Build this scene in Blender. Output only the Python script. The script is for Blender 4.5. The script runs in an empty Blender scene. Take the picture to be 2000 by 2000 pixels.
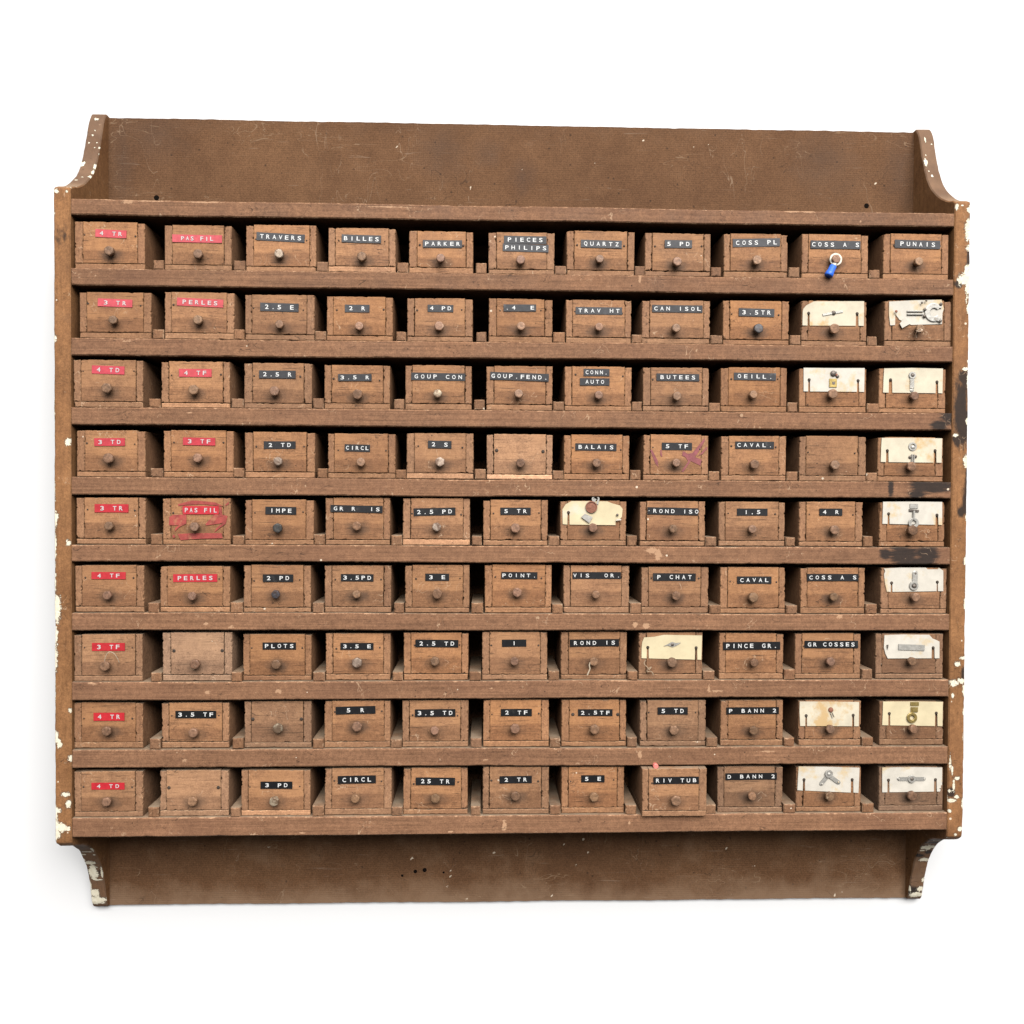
import bpy, bmesh, math, random, json
import numpy as np
from mathutils import Vector, Matrix, Euler, noise as mnoise

scene = bpy.context.scene
COL = scene.collection
# ------------------------------------------------------------------ camera
CAM_LOC = (-0.03639, -0.96601, 0.08325)
CAM_ROWS = ((0.9995197, -0.0306406, -0.0046460), (-0.0305715, -0.9994307, 0.0142687), (0.0050805, 0.0141198, 0.9998874))
cam_data = bpy.data.cameras.new('camera')
cam_data.sensor_fit = 'HORIZONTAL'
cam_data.angle = math.radians(61.6787)
cam_data.clip_start = 0.02
cam_data.clip_end = 100.0
cam = bpy.data.objects.new('camera', cam_data)
COL.objects.link(cam)
cx, cy, cz = CAM_X = (Vector((0.9995197, -0.0305715, 0.0050805)), Vector((0.0306406, 0.9994307, -0.0141198)), Vector((-0.0046460, 0.0142687, 0.9998874)))
m = Matrix.Identity(4)
for r in range(3):
    m[r][0] = cx[r]; m[r][1] = cz[r]; m[r][2] = -cy[r]; m[r][3] = CAM_LOC[r]
cam.matrix_world = m
scene.camera = cam
# ------------------------------------------------------------------ light and exposure
scene.view_settings.view_transform = 'Standard'
scene.view_settings.look = 'None'
scene.view_settings.gamma = 1.0
scene.view_settings.exposure = 0.0
scene.cycles.diffuse_bounces = 0
world = bpy.data.worlds.new('World')
scene.world = world
world.use_nodes = True
wn = world.node_tree
wn.nodes.clear()
w_out = wn.nodes.new('ShaderNodeOutputWorld')
w_bg = wn.nodes.new('ShaderNodeBackground')
w_tc = wn.nodes.new('ShaderNodeTexCoord')
w_sep = wn.nodes.new('ShaderNodeSeparateXYZ')
w_map = wn.nodes.new('ShaderNodeMapRange')
w_map.inputs['From Min'].default_value = -0.12
w_map.inputs['From Max'].default_value = 0.9
w_map.inputs['To Min'].default_value = 0.05
w_map.inputs['To Max'].default_value = 1.6
w_bg.inputs['Color'].default_value = (1.0, 0.985, 0.965, 1)
wn.links.new(w_tc.outputs['Generated'], w_sep.inputs[0])
wn.links.new(w_sep.outputs['Z'], w_map.inputs['Value'])
wn.links.new(w_map.outputs[0], w_bg.inputs['Strength'])
wn.links.new(w_bg.outputs[0], w_out.inputs['Surface'])


def area(name, loc, target, sx, sy, power, color=(1, 1, 1)):
    ld = bpy.data.lights.new(name, 'AREA')
    ld.shape = 'RECTANGLE'; ld.size = sx; ld.size_y = sy; ld.energy = power; ld.color = color
    o = bpy.data.objects.new(name, ld)
    o.location = loc
    o.rotation_euler = (Vector(target) - Vector(loc)).to_track_quat('-Z', 'Y').to_euler()
    COL.objects.link(o)
    return o


area('overhead_softbox', (0.9, -4.6, 3.6), (0, 0, 0), (5.5, 3.6)[0], (5.5, 3.6)[1], 760.0, (1.0, 0.98, 0.95))

DATA = json.loads(
    '{"D":[[1,1,-493.91,-417.17,337.35,389.77,4.57,-453.0,355.8,"n",[["4 TR","r",-453.72,376.6,33.99,8.62,2,6.85]]],[1,2,-394.81,-321.22,337.37,387.35,3.62'
    ',-355.56,353.39,"n",[["PAS FIL","r",-358.72,372.16,54.67,8.46,0.3,5.3]]],[1,3,-305.32,-227.65,337.39,389.2,4.65,-266.91,355.25,"b",[["TRAVERS","k",-26'
    '6.79,375.22,53.46,8.84,2.3,6.93]]],[1,4,-213.49,-138.78,337.4,386.6,2.68,-175.35,352.79,"n",[["BILLES","k",-176.71,374.3,43.9,8.68,1,6.96]]],[1,5,-123'
    '.72,-52.06,337.42,384.72,3.84,-87.85,352.2,"n",[["PARKER","k",-86.28,370.35,44.05,8.18,-0.3,7.01]]],[1,6,-34.55,39.68,337.44,384.45,3.33,1.36,351.86,"'
    'n",[["PIECES","k",6.68,375.94,47.86,8.55,0,7.04],["PHILIPS","k",7.18,366.92,51.64,8.38,1,7.04]]],[1,7,53.77,130.47,337.45,387.77,4.26,90.26,354.22,"n"'
    ',[["QUARTZ","k",92.76,372.82,46.37,8.59,0.8,7.09]]],[1,8,142.47,216.91,337.47,385.91,2.88,177.5,351.91,"n",[["5 PD","k",180.0,373.63,31.11,8.79,0.0,7.'
    '12]]],[1,9,232.78,305.88,337.48,387.11,4.42,268.32,355.09,"n",[["COSS PL","k",269.52,376.92,54.1,9.21,-1.8,7.17]]],[1,10,322.17,398.47,337.5,387.62,3.'
    '7,358.44,357.45,"n",[["COSS A S","k",360.21,375.56,57.5,9.04,0.0,7.2]]],[1,11,416.5,491.94,337.52,389.81,4.48,453.46,356.09,"n",[["PUNAIS","k",455.54,'
    '377.66,52.77,9.26,1,7.25]]],[2,1,-488.15,-409.81,260.62,311.66,3.55,-448.35,279.62,"n",[["3 TR","r",-448.86,299.82,37.84,8.63,1.5,6.85]]],[2,2,-394.79'
    ',-318.14,260.68,312.78,3.45,-355.51,280.66,"n",[["PERLES","r",-355.42,301.29,51.04,8.83,2,6.89]]],[2,3,-306.17,-229.31,260.74,311.34,4.24,-266.19,276.'
    '92,"n",[["2.5 E","k",-267.93,297.26,42.72,9.22,1,6.94]]],[2,4,-215.47,-141.9,260.79,310.42,4.67,-178.08,276.24,"n",[["2 R","k",-181.5,297.06,27.56,8.5'
    '4,0,6.98]]],[2,5,-125.43,-52.17,260.85,309.43,3.31,-89.3,276.97,"n",[["4 PD","k",-88.2,297.95,28.9,8.01,0.5,6.61]]],[2,6,-33.85,38.02,260.91,310.33,4.'
    '63,2.15,277.91,"n",[[".4  E","k",1.03,299.88,36.83,7.87,-0.5,7.06]]],[2,7,53.39,127.45,260.96,309.95,4.54,89.9,277.99,"n",[["TRAV HT","k",90.49,297.6,'
    '52.75,8.25,0.0,7.1]]],[2,8,139.53,217.02,261.02,310.11,2.89,176.74,277.45,"n",[["CAN ISOL","k",179.48,300.58,57.4,8.23,0,7.01]]],[2,9,232.4,307.96,261'
    '.07,311.1,3.84,270.77,278.31,"d",[["3.5TR","k",270.25,297.64,40.9,9.03,0.8,7.17]]],[2,10,322.48,397.53,261.13,312.24,4.05,357.66,278.75,"n",[]],[2,11,'
    '418.77,496.28,261.19,313.84,4.57,456.17,279.95,"n",[]],[3,1,-495.11,-419.16,184.05,236.7,3.96,-455.39,204.22,"n",[["4 TD","r",-456.83,225.47,35.78,9.0'
    ',1.5,6.86]]],[3,2,-398.31,-322.84,184.14,235.77,2.79,-360.0,203.17,"n",[["4 TF","r",-360.49,222.96,35.96,8.84,0.0,6.89]]],[3,3,-306.97,-231.89,184.23,'
    '235.1,3.6,-271.55,202.84,"n",[["2.5 R","k",-269.98,222.24,40.62,8.7,0.0,6.94]]],[3,4,-217.8,-144.76,184.31,233.51,3.59,-180.02,199.95,"n",[["3.5 R","k'
    '",-183.74,219.6,37.34,7.83,-0.5,6.98]]],[3,5,-127.32,-53.0,184.4,234.41,3.6,-90.62,201.62,"b",[["GOUP CON","k",-90.4,221.36,60.73,8.39,0.5,7.02]]],[3,'
    '6,-36.26,38.45,184.49,234.6,4.61,0.05,202.55,"n",[["GOUP.FEND.","k",1.09,222.43,66.36,8.6,1.6,6.6]]],[3,7,52.28,128.12,184.58,234.69,3.27,90.05,201.58'
    ',"n",[["CONN.","k",88.15,227.81,29.43,8.08,0,5.41],["AUTO","k",86.14,217.18,33.59,8.08,0,5.81]]],[3,8,141.26,216.29,184.66,234.24,2.99,178.13,201.11,"'
    'n",[["BUTEES","k",180.54,223.09,48.81,8.25,0.5,7.13]]],[3,9,230.36,306.09,184.75,235.51,3.65,265.6,203.87,"n",[["OEILL.","k",269.11,224.99,48.33,8.28,'
    '0.5,7.18]]],[3,10,320.52,397.89,184.84,235.57,3.91,355.85,205.08,"n",[]],[3,11,413.23,490.67,184.93,236.1,4.57,450.82,203.69,"n",[]],[4,1,-491.71,-416'
    '.57,106.57,158.4,3.78,-453.7,127.03,"n",[["3 TD","r",-455.3,145.43,33.73,8.67,-0.8,6.86]]],[4,2,-395.77,-318.81,106.56,159.08,3.09,-356.1,127.99,"n",['
    '["3 TF","r",-356.38,146.7,35.67,8.51,0.5,6.9]]],[4,3,-306.33,-228.63,106.55,158.09,4.55,-267.83,124.75,"b",[["2 TD","k",-267.46,143.43,35.4,8.37,-0.3,'
    '6.95]]],[4,4,-213.7,-138.32,106.55,156.92,3.58,-175.77,124.77,"n",[["CIRCL","k",-180.83,140.62,28.4,8.03,1.2,5.5]]],[4,5,-125.67,-50.53,106.54,157.95,'
    '3.99,-87.86,125.35,"b",[["2 S","k",-88.54,145.23,26.48,8.41,1,7.03]]],[4,6,-35.44,38.82,106.54,157.66,3.55,2.19,124.66,"n",[]],[4,7,51.95,126.05,106.5'
    '3,157.57,2.98,88.0,125.19,"n",[["BALAIS","k",87.94,143.46,46.81,8.09,0.5,7.1]]],[4,8,142.59,216.61,106.53,158.32,4.02,178.56,126.17,"n",[["5 TF","k",1'
    '80.41,145.01,34.55,8.28,0.3,7.15]]],[4,9,231.48,306.04,106.52,157.48,4.2,267.85,124.83,"n",[["CAVAL.","k",269.6,147.06,44.51,8.11,0.0,7.19]]],[4,10,32'
    '1.24,398.14,106.51,158.05,2.92,359.21,124.78,"n",[]],[4,11,412.21,488.11,106.51,157.35,3.51,447.91,123.44,"n",[]],[5,1,-492.14,-416.12,31.58,83.46,3.3'
    ',-453.26,52.33,"n",[["3 TR","r",-452.93,71.68,37.25,9.21,0.0,6.87]]],[5,2,-396.76,-322.0,31.61,83.37,2.88,-359.18,51.85,"n",[["PAS FIL","r",-354.37,70'
    '.02,39.58,9.24,0,5.32]]],[5,3,-305.84,-229.44,31.63,82.3,2.99,-267.89,50.45,"d",[["IMPE","k",-265.76,69.91,34.32,8.55,0.5,6.55]]],[5,4,-216.38,-144.25'
    ',31.66,84.87,4.62,-180.69,53.06,"n",[["GR R  IS","k",-181.56,72.2,58.46,7.87,1,6.77]]],[5,5,-129.67,-54.32,31.69,84.75,4.45,-91.16,52.37,"b",[["2.5 PD'
    '","k",-94.08,69.42,47.11,8.61,-1.5,7.04]]],[5,6,-39.03,33.88,31.71,83.3,3.34,-2.79,51.52,"n",[["5 TR","k",-2.69,70.52,34.37,8.09,0.0,7.07]]],[5,7,48.3'
    '7,123.2,31.74,82.76,4.13,84.49,52.21,"n",[]],[5,8,138.78,213.17,31.76,82.75,2.59,174.98,51.55,"n",[["\\u00b7ROND ISO","k",176.0,71.28,58.27,8.09,1,6.79'
    ']]],[5,9,229.55,305.52,31.79,82.62,4.51,265.9,51.47,"n",[["1,5","k",267.66,70.69,35.19,8.13,0.0,7.2]]],[5,10,321.96,395.39,31.82,83.08,3.68,359.91,50.'
    '91,"n",[["4 R","k",357.99,71.15,26.52,8.15,0.0,7.23]]],[5,11,415.43,491.13,31.85,82.97,4.3,450.15,50.67,"n",[]],[6,1,-494.02,-418.28,-44.44,7.96,4.31,'
    '-455.55,-24.93,"n",[["4 TF","r",-456.8,-3.54,37.67,8.0,0.0,6.88]]],[6,2,-400.25,-323.02,-44.54,7.06,4.53,-362.37,-25.51,"n",[["PERLES","r",-361.26,-6.'
    '02,48.84,8.74,-0.5,6.93]]],[6,3,-307.63,-232.81,-44.63,8.63,4.47,-270.27,-23.75,"d",[["2 PD","k",-269.12,-5.97,33.88,8.41,0.0,6.97]]],[6,4,-217.43,-14'
    '2.88,-44.72,8.26,5.84,-180.5,-23.21,"n",[["3.5PD","k",-180.93,-5.44,36.63,8.26,0.3,6.79]]],[6,5,-127.02,-54.57,-44.82,9.11,4.64,-90.35,-22.57,"n",[["3'
    ' E","k",-90.86,-4.49,26.91,8.1,0.0,7.05]]],[6,6,-36.96,38.6,-44.91,9.76,4.8,-0.57,-21.0,"n",[["POINT.","k",2.07,-2.32,40.97,7.76,0.3,6.86]]],[6,7,52.5'
    '7,127.46,-45.0,9.0,5.8,88.43,-23.11,"n",[["VIS  OR.","k",90.17,-2.21,55.41,7.79,0.0,7.14]]],[6,8,141.65,218.55,-45.09,7.61,5.69,179.53,-24.45,"n",[["P'
    ' CHAT","k",179.02,-3.87,49.11,8.71,0.3,7.06]]],[6,9,231.93,306.69,-45.19,7.59,4.57,267.99,-26.1,"n",[["CAVAL","k",270.64,-6.95,39.74,8.35,0.0,7.21]]],'
    '[6,10,324.7,399.04,-45.28,7.26,4.38,360.41,-25.54,"n",[["COSS A S","k",361.34,-3.73,59.44,8.17,0.0,7.25]]],[6,11,418.33,495.23,-45.38,7.43,5.48,454.99'
    ',-25.91,"n",[]],[7,1,-495.24,-420.02,-121.95,-69.36,3.94,-458.13,-103.45,"n",[["3 TF","r",-456.94,-83.26,36.3,8.91,0.0,6.89]]],[7,2,-397.71,-320.72,-1'
    '21.76,-67.3,4.56,-359.42,-101.88,"n",[]],[7,3,-308.47,-232.33,-121.6,-69.57,5.63,-269.93,-102.16,"n",[["PLOTS","k",-267.97,-82.59,37.33,8.08,0.0,6.98]'
    ']],[7,4,-215.99,-143.55,-121.43,-68.69,5.72,-179.93,-100.11,"b",[["3.5 E","k",-181.01,-82.98,37.25,7.74,0.3,6.79]]],[7,5,-128.17,-55.44,-121.26,-67.56'
    ',4.21,-92.7,-98.45,"n",[["2.5 TD","k",-90.9,-79.49,48.47,8.47,0.5,7.05]]],[7,6,-39.61,34.19,-121.09,-66.49,3.87,-3.43,-98.45,"n",[["1","k",-3.53,-79.0'
    '8,27.61,8.13,-0.5,7.09]]],[7,7,49.9,125.12,-120.93,-66.7,5.43,86.53,-99.17,"n",[["ROND IS","k",87.98,-78.98,56.35,8.16,-0.6,7.14]]],[7,8,138.97,212.0,'
    '-120.76,-67.37,5.07,175.74,-100.25,"n",[]],[7,9,231.36,305.28,-120.59,-68.03,4.22,269.14,-100.15,"n",[["PINCE GR.","k",268.3,-82.21,66.01,8.94,-0.4,6.'
    '86]]],[7,10,319.13,395.17,-120.42,-68.1,4.81,357.06,-98.97,"n",[["GR","k",338.46,-80.67,17.72,8.39,0.5,6.54],["COSSES","k",369.41,-80.67,44.57,8.39,0,'
    '6.55]]],[7,11,412.51,491.08,-120.24,-68.51,3.86,451.11,-98.86,"n",[]],[8,1,-496.02,-420.05,-197.52,-146.33,5.24,-456.55,-176.38,"n",[["4 TR","r",-457.'
    '01,-161.87,34.1,8.94,0.0,6.91]]],[8,2,-398.78,-324.19,-197.49,-146.45,4.86,-361.63,-178.72,"n",[["3.5 TF","k",-360.78,-159.59,45.26,8.42,0.0,6.95]]],['
    '8,3,-306.89,-232.12,-197.46,-145.29,5.25,-267.63,-173.78,"b",[]],[8,4,-217.11,-143.12,-197.44,-144.47,3.89,-179.48,-171.54,"n",[["5 R","k",-182.07,-15'
    '4.87,44.52,8.64,-1.3,7.76]]],[8,5,-129.56,-55.12,-197.41,-144.41,5.12,-92.46,-176.62,"n",[["3.5 TD","k",-92.54,-158.55,45.87,8.5,-0.4,7.07]]],[8,6,-37'
    '.99,36.55,-197.39,-143.94,4.51,-2.12,-174.59,"n",[["2 TF","k",-0.57,-158.1,35.26,8.15,0.0,7.1]]],[8,7,51.06,124.91,-197.36,-144.19,4.8,87.85,-175.84,"'
    'n",[["2.5TF","k",89.41,-158.57,39.47,7.82,0.0,7.15]]],[8,8,140.77,216.38,-197.33,-144.88,4.44,178.13,-177.24,"n",[["5 TD","k",177.99,-156.69,34.71,8.3'
    '6,0.0,7.18]]],[8,9,233.74,305.74,-197.31,-145.22,5.09,269.15,-177.7,"n",[["P BANN 2","k",270.33,-156.85,60.84,7.99,-0.3,7.23]]],[8,10,324.11,396.5,-19'
    '7.28,-145.38,4.95,357.93,-176.59,"n",[]],[8,11,418.31,493.3,-197.25,-146.49,5.06,454.61,-176.92,"n",[]],[9,1,-495.29,-419.57,-274.33,-223.22,3.84,-456'
    '.58,-254.95,"n",[["4 TD","r",-457.58,-239.51,36.55,7.69,0.0,6.9]]],[9,2,-400.69,-324.25,-274.28,-222.51,4.2,-362.3,-255.08,"n",[]],[9,3,-309.99,-232.9'
    '7,-274.23,-222.82,3.86,-271.61,-255.66,"b",[["3 PD","k",-270.55,-239.4,35.57,8.1,0.3,6.99]]],[9,4,-216.73,-141.5,-274.17,-221.13,4.54,-181.5,-253.19,"'
    'n",[["CIRCL","k",-180.56,-233.76,42.82,8.85,-0.8,7.03]]],[9,5,-128.23,-55.65,-274.12,-221.25,4.76,-91.61,-253.24,"n",[["25 TR","k",-92.04,-236.25,44.4'
    '6,8.51,0.8,7.07]]],[9,6,-38.21,36.94,-274.07,-220.47,3.95,-1.21,-251.3,"n",[["2 TR","k",-0.92,-234.46,36.72,8.17,-0.4,7.11]]],[9,7,51.55,123.11,-274.0'
    '2,-221.25,5.17,87.85,-253.12,"n",[["5 E","k",87.21,-234.41,26.77,8.2,0.0,7.15]]],[9,8,141.87,214.99,-273.97,-219.59,-7.0,178.5,-253.39,"n",[["RIV TUB"'
    ',"k",179.96,-232.69,51.73,8.08,-0.3,6.99]]],[9,9,230.82,306.02,-273.92,-221.35,4.8,268.19,-252.82,"n",[["D BANN 2","k",269.26,-232.39,59.51,7.81,-0.3,'
    '7.23]]],[9,10,321.92,397.38,-273.86,-221.65,5.01,358.17,-253.78,"n",[]],[9,11,418.96,494.03,-273.81,-222.31,5.76,454.3,-254.19,"n",[]]],"rails":[[413.'
    '3,412.11,395.86,396.72],[336.95,337.13,318.11,318.74],[260.2,260.81,240.87,243.32],[183.61,184.57,164.46,165.22],[106.17,106.11,86.41,87.65],[31.17,31'
    '.46,12.73,11.85],[-44.8,-45.82,-64.19,-64.36],[-122.42,-120.56,-142.88,-140.08],[-197.93,-197.64,-217.98,-217.74],[-274.75,-274.18,-296.29,-294.09]],"'
    'chips":{"L":[[-514.6,0.0,59.3,2.9,7.0],[-514.7,0.0,28.6,1.7,16.2],[-514.8,0.0,-7.8,1.4,10.4],[-513.2,0.0,-40.8,4.1,13.9],[-514.4,0.0,-70.5,2.6,10.4],['
    '-515.0,0.0,-93.3,1.7,10.4],[-515.7,0.0,-126.4,1.2,5.2],[-515.7,0.0,-152.1,1.2,5.2],[-514.7,0.0,-183.6,2.9,6.4],[-510.8,0.0,-187.0,1.7,1.7],[-515.5,0.0'
    ',173.8,1.2,29.0],[-515.5,0.0,397.8,1.2,4.6],[-515.7,0.0,327.4,1.2,5.2],[-514.7,0.0,259.8,2.3,3.5],[-499.4,0.0,145.6,2.9,2.9],[-513.2,0.0,-46.5,4.1,8.1'
    '],[-514.5,0.0,-97.8,2.3,11.6],[-515.1,0.0,-132.1,1.2,17.4],[-497.8,0.0,-153.9,1.7,2.3],[-496.2,0.0,-206.5,2.9,2.9],[-509.6,0.0,-190.4,2.3,3.5],[-503.0'
    ',0.0,-247.8,3.5,2.3],[-500.2,0.0,-258.1,2.3,3.5],[-513.2,0.0,-264.9,4.1,2.3],[-507.6,0.0,-285.0,5.2,4.1],[-514.9,0.0,-282.1,3.5,7.0],[-513.3,0.0,-293.'
    '6,3.5,3.5],[-515.4,0.0,-268.3,2.3,8.1],[-500.3,0.0,-285.6,1.7,2.3],[-515.1,0.0,89.9,1.2,11.6],[-515.6,0.0,124.0,1.2,7.0],[-499.6,0.0,33.2,2.3,2.9],[-5'
    '05.6,85.7,537.9,2.3,1.8],[-507.0,78.0,515.5,0.8,0.8],[-505.1,80.0,522.3,0.5,0.7],[-496.9,73.0,499.4,1.1,1.3],[-496.1,69.7,490.6,0.6,2.6],[-512.6,63.4,'
    '476.2,2.2,3.2],[-496.5,62.0,473.2,1.8,4.0],[-497.0,56.5,464.6,1.7,2.8],[-496.6,49.6,456.3,2.4,2.4],[-509.9,42.3,449.3,1.3,1.0],[-505.9,48.8,455.4,1.2,'
    '0.7],[-496.2,2.9,426.9,5.3,0.9],[-493.1,18.2,433.1,5.3,0.9],[-494.5,30.4,439.8,1.3,1.2],[-511.6,0.0,421.4,2.3,1.7],[-500.2,0.0,421.6,1.2,1.5],[-514.3,'
    '2.3,426.0,1.7,0.8],[-509.8,75.1,505.6,0.7,0.5],[-500.6,75.2,506.2,0.6,0.6],[-502.7,72.9,499.3,0.7,0.7],[-514.2,0.0,397.0,0.8,1.7],[-493.5,6.2,-306.3,1'
    '.2,2.4],[-511.4,60.3,-340.2,2.5,1.2],[-507.4,76.8,-368.6,4.1,7.3],[-507.7,70.1,-354.5,4.6,3.0],[-507.0,74.5,-362.0,4.0,4.0],[-507.3,87.5,-406.9,6.9,5.'
    '0],[-509.8,85.2,-397.3,4.6,4.0],[-514.4,82.4,-385.3,1.5,7.3],[-515.1,92.3,-416.6,1.7,2.0],[-505.7,56.7,-335.2,5.3,0.8],[-482.0,6.4,-306.4,0.8,2.6],[-4'
    '99.4,60.7,-340.8,1.2,0.8],[-497.8,77.1,-369.6,0.5,5.9],[-497.9,51.5,-330.8,0.7,4.0],[-503.4,80.3,-379.1,4.6,0.6],[-513.5,67.0,-349.6,0.9,2.0]],"R":[[5'
    '12.0,0.0,393.2,2.9,9.3],[512.3,0.0,373.4,2.3,2.9],[507.4,0.0,337.8,5.2,5.8],[512.8,0.0,333.8,2.9,15.1],[510.9,0.0,346.6,2.3,5.8],[514.3,0.0,305.9,2.3,'
    '6.4],[515.9,0.0,273.9,1.7,2.9],[514.5,0.0,244.1,1.2,1.7],[511.1,0.0,235.3,2.9,1.7],[513.5,0.0,416.4,2.3,3.5],[514.2,0.0,224.2,1.2,8.1],[514.2,0.0,176.'
    '3,1.7,4.1],[500.1,0.0,159.8,2.3,1.7],[513.6,0.0,130.0,2.9,5.8],[515.0,0.0,66.2,1.7,3.5],[514.5,0.0,15.7,2.3,3.5],[514.9,0.0,-16.1,0.9,23.2],[514.5,0.0'
    ',-33.7,1.7,5.8],[505.8,0.0,-102.6,2.3,2.3],[512.9,0.0,-95.6,2.9,1.7],[501.9,0.0,-124.5,4.1,2.9],[510.9,0.0,-122.1,4.6,2.3],[514.6,0.0,-132.7,1.7,5.2],'
    '[500.9,0.0,-139.2,1.2,2.3],[514.3,0.0,-157.5,1.2,3.5],[514.1,0.0,-187.1,0.9,4.6],[498.9,0.0,-216.6,0.9,7.0],[501.4,0.0,-225.4,0.9,4.6],[506.9,0.0,-234'
    '.3,2.3,1.7],[503.4,0.0,-243.2,1.2,5.8],[498.7,0.0,-249.1,1.7,1.7],[494.6,0.0,-255.0,1.7,4.6],[500.6,0.0,-259.8,4.1,1.7],[506.6,0.0,-255.7,2.3,1.7],[49'
    '8.4,0.0,-271.6,1.7,1.7],[511.2,0.0,-293.0,2.3,2.3],[506.3,0.7,-299.8,1.4,1.4],[513.9,0.0,-264.0,0.9,4.6],[499.6,72.6,498.5,1.8,4.8],[501.3,68.1,486.1,'
    '0.8,0.8],[503.7,64.9,479.3,1.2,1.8],[498.8,0.0,420.5,1.8,3.4],[504.9,0.0,421.6,1.3,0.8],[512.0,0.0,416.8,1.6,2.5],[513.6,0.0,396.6,2.2,4.0],[510.4,80.'
    '6,524.3,1.0,0.8],[503.5,82.3,529.9,0.5,3.3],[501.2,76.0,508.7,0.8,1.0],[494.7,3.1,-304.1,3.3,1.2],[485.1,3.0,-304.0,4.0,1.2],[509.4,42.9,-323.8,5.3,0.'
    '7],[505.3,59.0,-338.5,6.6,3.6],[500.2,63.1,-344.0,4.0,1.0],[519.2,54.2,-333.0,4.0,1.5],[510.1,73.3,-359.6,5.3,2.6],[495.4,77.4,-370.3,1.0,1.0],[512.4,'
    '83.5,-389.2,1.6,2.8],[506.5,88.3,-410.1,7.3,3.0],[509.8,86.1,-401.8,3.3,3.3],[493.2,87.6,-407.4,1.2,5.3],[496.1,86.1,-401.6,1.8,3.3],[495.0,80.7,-380.'
    '1,0.9,0.8]]},"dirt":{"L":[[-514.4,0.0,383.8,1.7,16.2],[-503.3,0.0,372.7,5.8,5.8],[-507.2,0.0,378.2,7.0,8.1],[-510.6,0.0,366.9,4.6,5.8],[-500.5,45.3,-3'
    '25.4,5.9,4.6],[-501.0,64.4,-345.8,4.0,3.3],[-501.0,76.5,-367.9,4.0,7.3],[-513.5,76.5,-367.8,2.0,7.3]],"R":[[506.8,0.0,194.9,6.4,24.4],[508.3,0.0,171.6'
    ',6.4,19.7],[503.8,0.0,154.0,4.6,5.8],[508.8,0.0,224.2,4.6,8.1],[513.0,0.0,361.2,1.7,9.3],[513.6,0.0,83.8,3.5,13.9],[515.1,0.0,107.2,2.3,17.4],[507.8,0'
    '.0,72.0,2.9,5.8],[500.9,0.0,331.9,3.5,3.5],[489.4,0.0,398.6,3.5,8.1],[515.0,0.0,-114.4,3.5,7.0],[499.9,0.0,-250.9,3.5,4.6],[510.1,41.5,-322.9,9.2,2.6]'
    ',[510.0,65.1,-346.7,4.0,2.6],[507.2,49.2,-328.8,7.3,2.0],[500.4,68.9,-352.6,4.0,2.6],[502.0,86.8,-404.2,7.9,5.3]]},"raild":[[3,493.3,179.6,8.1,5.2],[3'
    ',481.6,171.4,7.0,3.5],[4,461.6,102.2,9.3,5.8],[4,479.5,100.6,15.1,4.1],[4,426.0,97.9,2.3,7.0],[4,455.8,91.7,7.0,2.9],[5,441.7,23.1,12.8,7.0],[5,468.5,'
    '23.2,9.3,7.5],[5,420.9,23.6,4.6,4.6],[5,456.7,14.3,17.4,2.9]],"railc":[[0,-433.5,410.9,8.1,2.3],[0,-411.1,412.4,23.2,1.2],[0,-349.4,411.6,29.0,1.2],[0'
    ',-259.2,410.8,46.4,0.9],[0,-145.8,409.7,34.8,0.9],[0,240.5,412.8,8.1,0.9],[0,310.6,412.2,12.8,2.3],[0,328.2,411.3,8.1,1.7],[0,487.5,413.7,1.7,1.7],[0,'
    '388.3,401.8,1.2,1.7],[6,-348.3,-56.7,2.9,2.3],[6,-320.0,-60.1,4.1,2.9],[7,-346.6,-133.5,3.5,2.3],[7,-267.1,-132.5,4.1,2.9],[7,-28.9,-130.1,2.9,1.2],[8'
    ',-372.1,-209.9,4.6,2.3],[8,140.2,-206.2,2.9,7.0],[8,-35.5,-210.8,3.5,1.2],[9,-13.7,-285.4,3.5,8.1],[6,133.3,-57.5,4.6,3.5],[6,146.2,-58.7,4.6,4.1],[5,'
    '153.1,26.8,9.3,4.6],[5,159.0,21.0,4.6,8.1],[5,-204.6,17.6,4.6,0.9],[6,368.4,-48.0,5.8,2.9],[7,218.8,-130.5,1.7,7.0],[7,227.6,-133.4,9.3,1.7],[1,136.3,'
    '332.5,2.3,5.2],[2,-433.7,257.8,7.0,1.7],[9,-241.1,-292.6,4.1,0.9],[9,-74.4,-292.0,4.6,0.9],[7,-473.6,-124.2,8.1,1.7],[3,-366.3,178.4,5.8,1.2],[9,129.1'
    ',-284.0,1.7,4.6],[9,347.2,-292.5,34.8,0.7],[9,-149.4,-293.2,17.4,0.9],[8,287.1,-202.7,17.4,0.7],[6,-87.0,-44.9,34.8,0.7]],"specks":[[-56.9,466.5,2.5],'
    '[-146.9,516.3,1.2],[-70.9,495.1,1.2],[95.3,499.2,1.4],[156.2,528.6,1.1],[146.0,523.3,1.1],[123.8,514.1,1.6],[6.0,491.4,1.0],[10.6,474.5,1.0],[-43.0,45'
    '7.3,0.9],[167.8,504.2,1.0],[168.2,459.4,1.0],[236.7,525.6,1.2],[218.8,522.7,0.9],[466.0,530.9,1.2],[443.9,534.3,0.9],[448.4,481.0,1.1],[449.3,462.6,0.'
    '9],[-390.0,530.6,1.2],[-284.1,491.5,1.0],[-326.9,520.0,0.9],[-125.7,-363.1,3.1],[-78.0,-378.2,1.2],[-78.0,-385.9,1.2],[-82.4,-398.7,1.9],[-166.9,-377.'
    '5,1.2],[63.6,-347.2,1.2],[4.9,-384.7,1.2],[77.8,-373.0,1.2],[268.0,-353.9,1.9],[302.6,-376.8,2.5],[48.6,-411.4,1.2],[-302.4,-347.7,2.5],[-422.5,-346.2'
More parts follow.
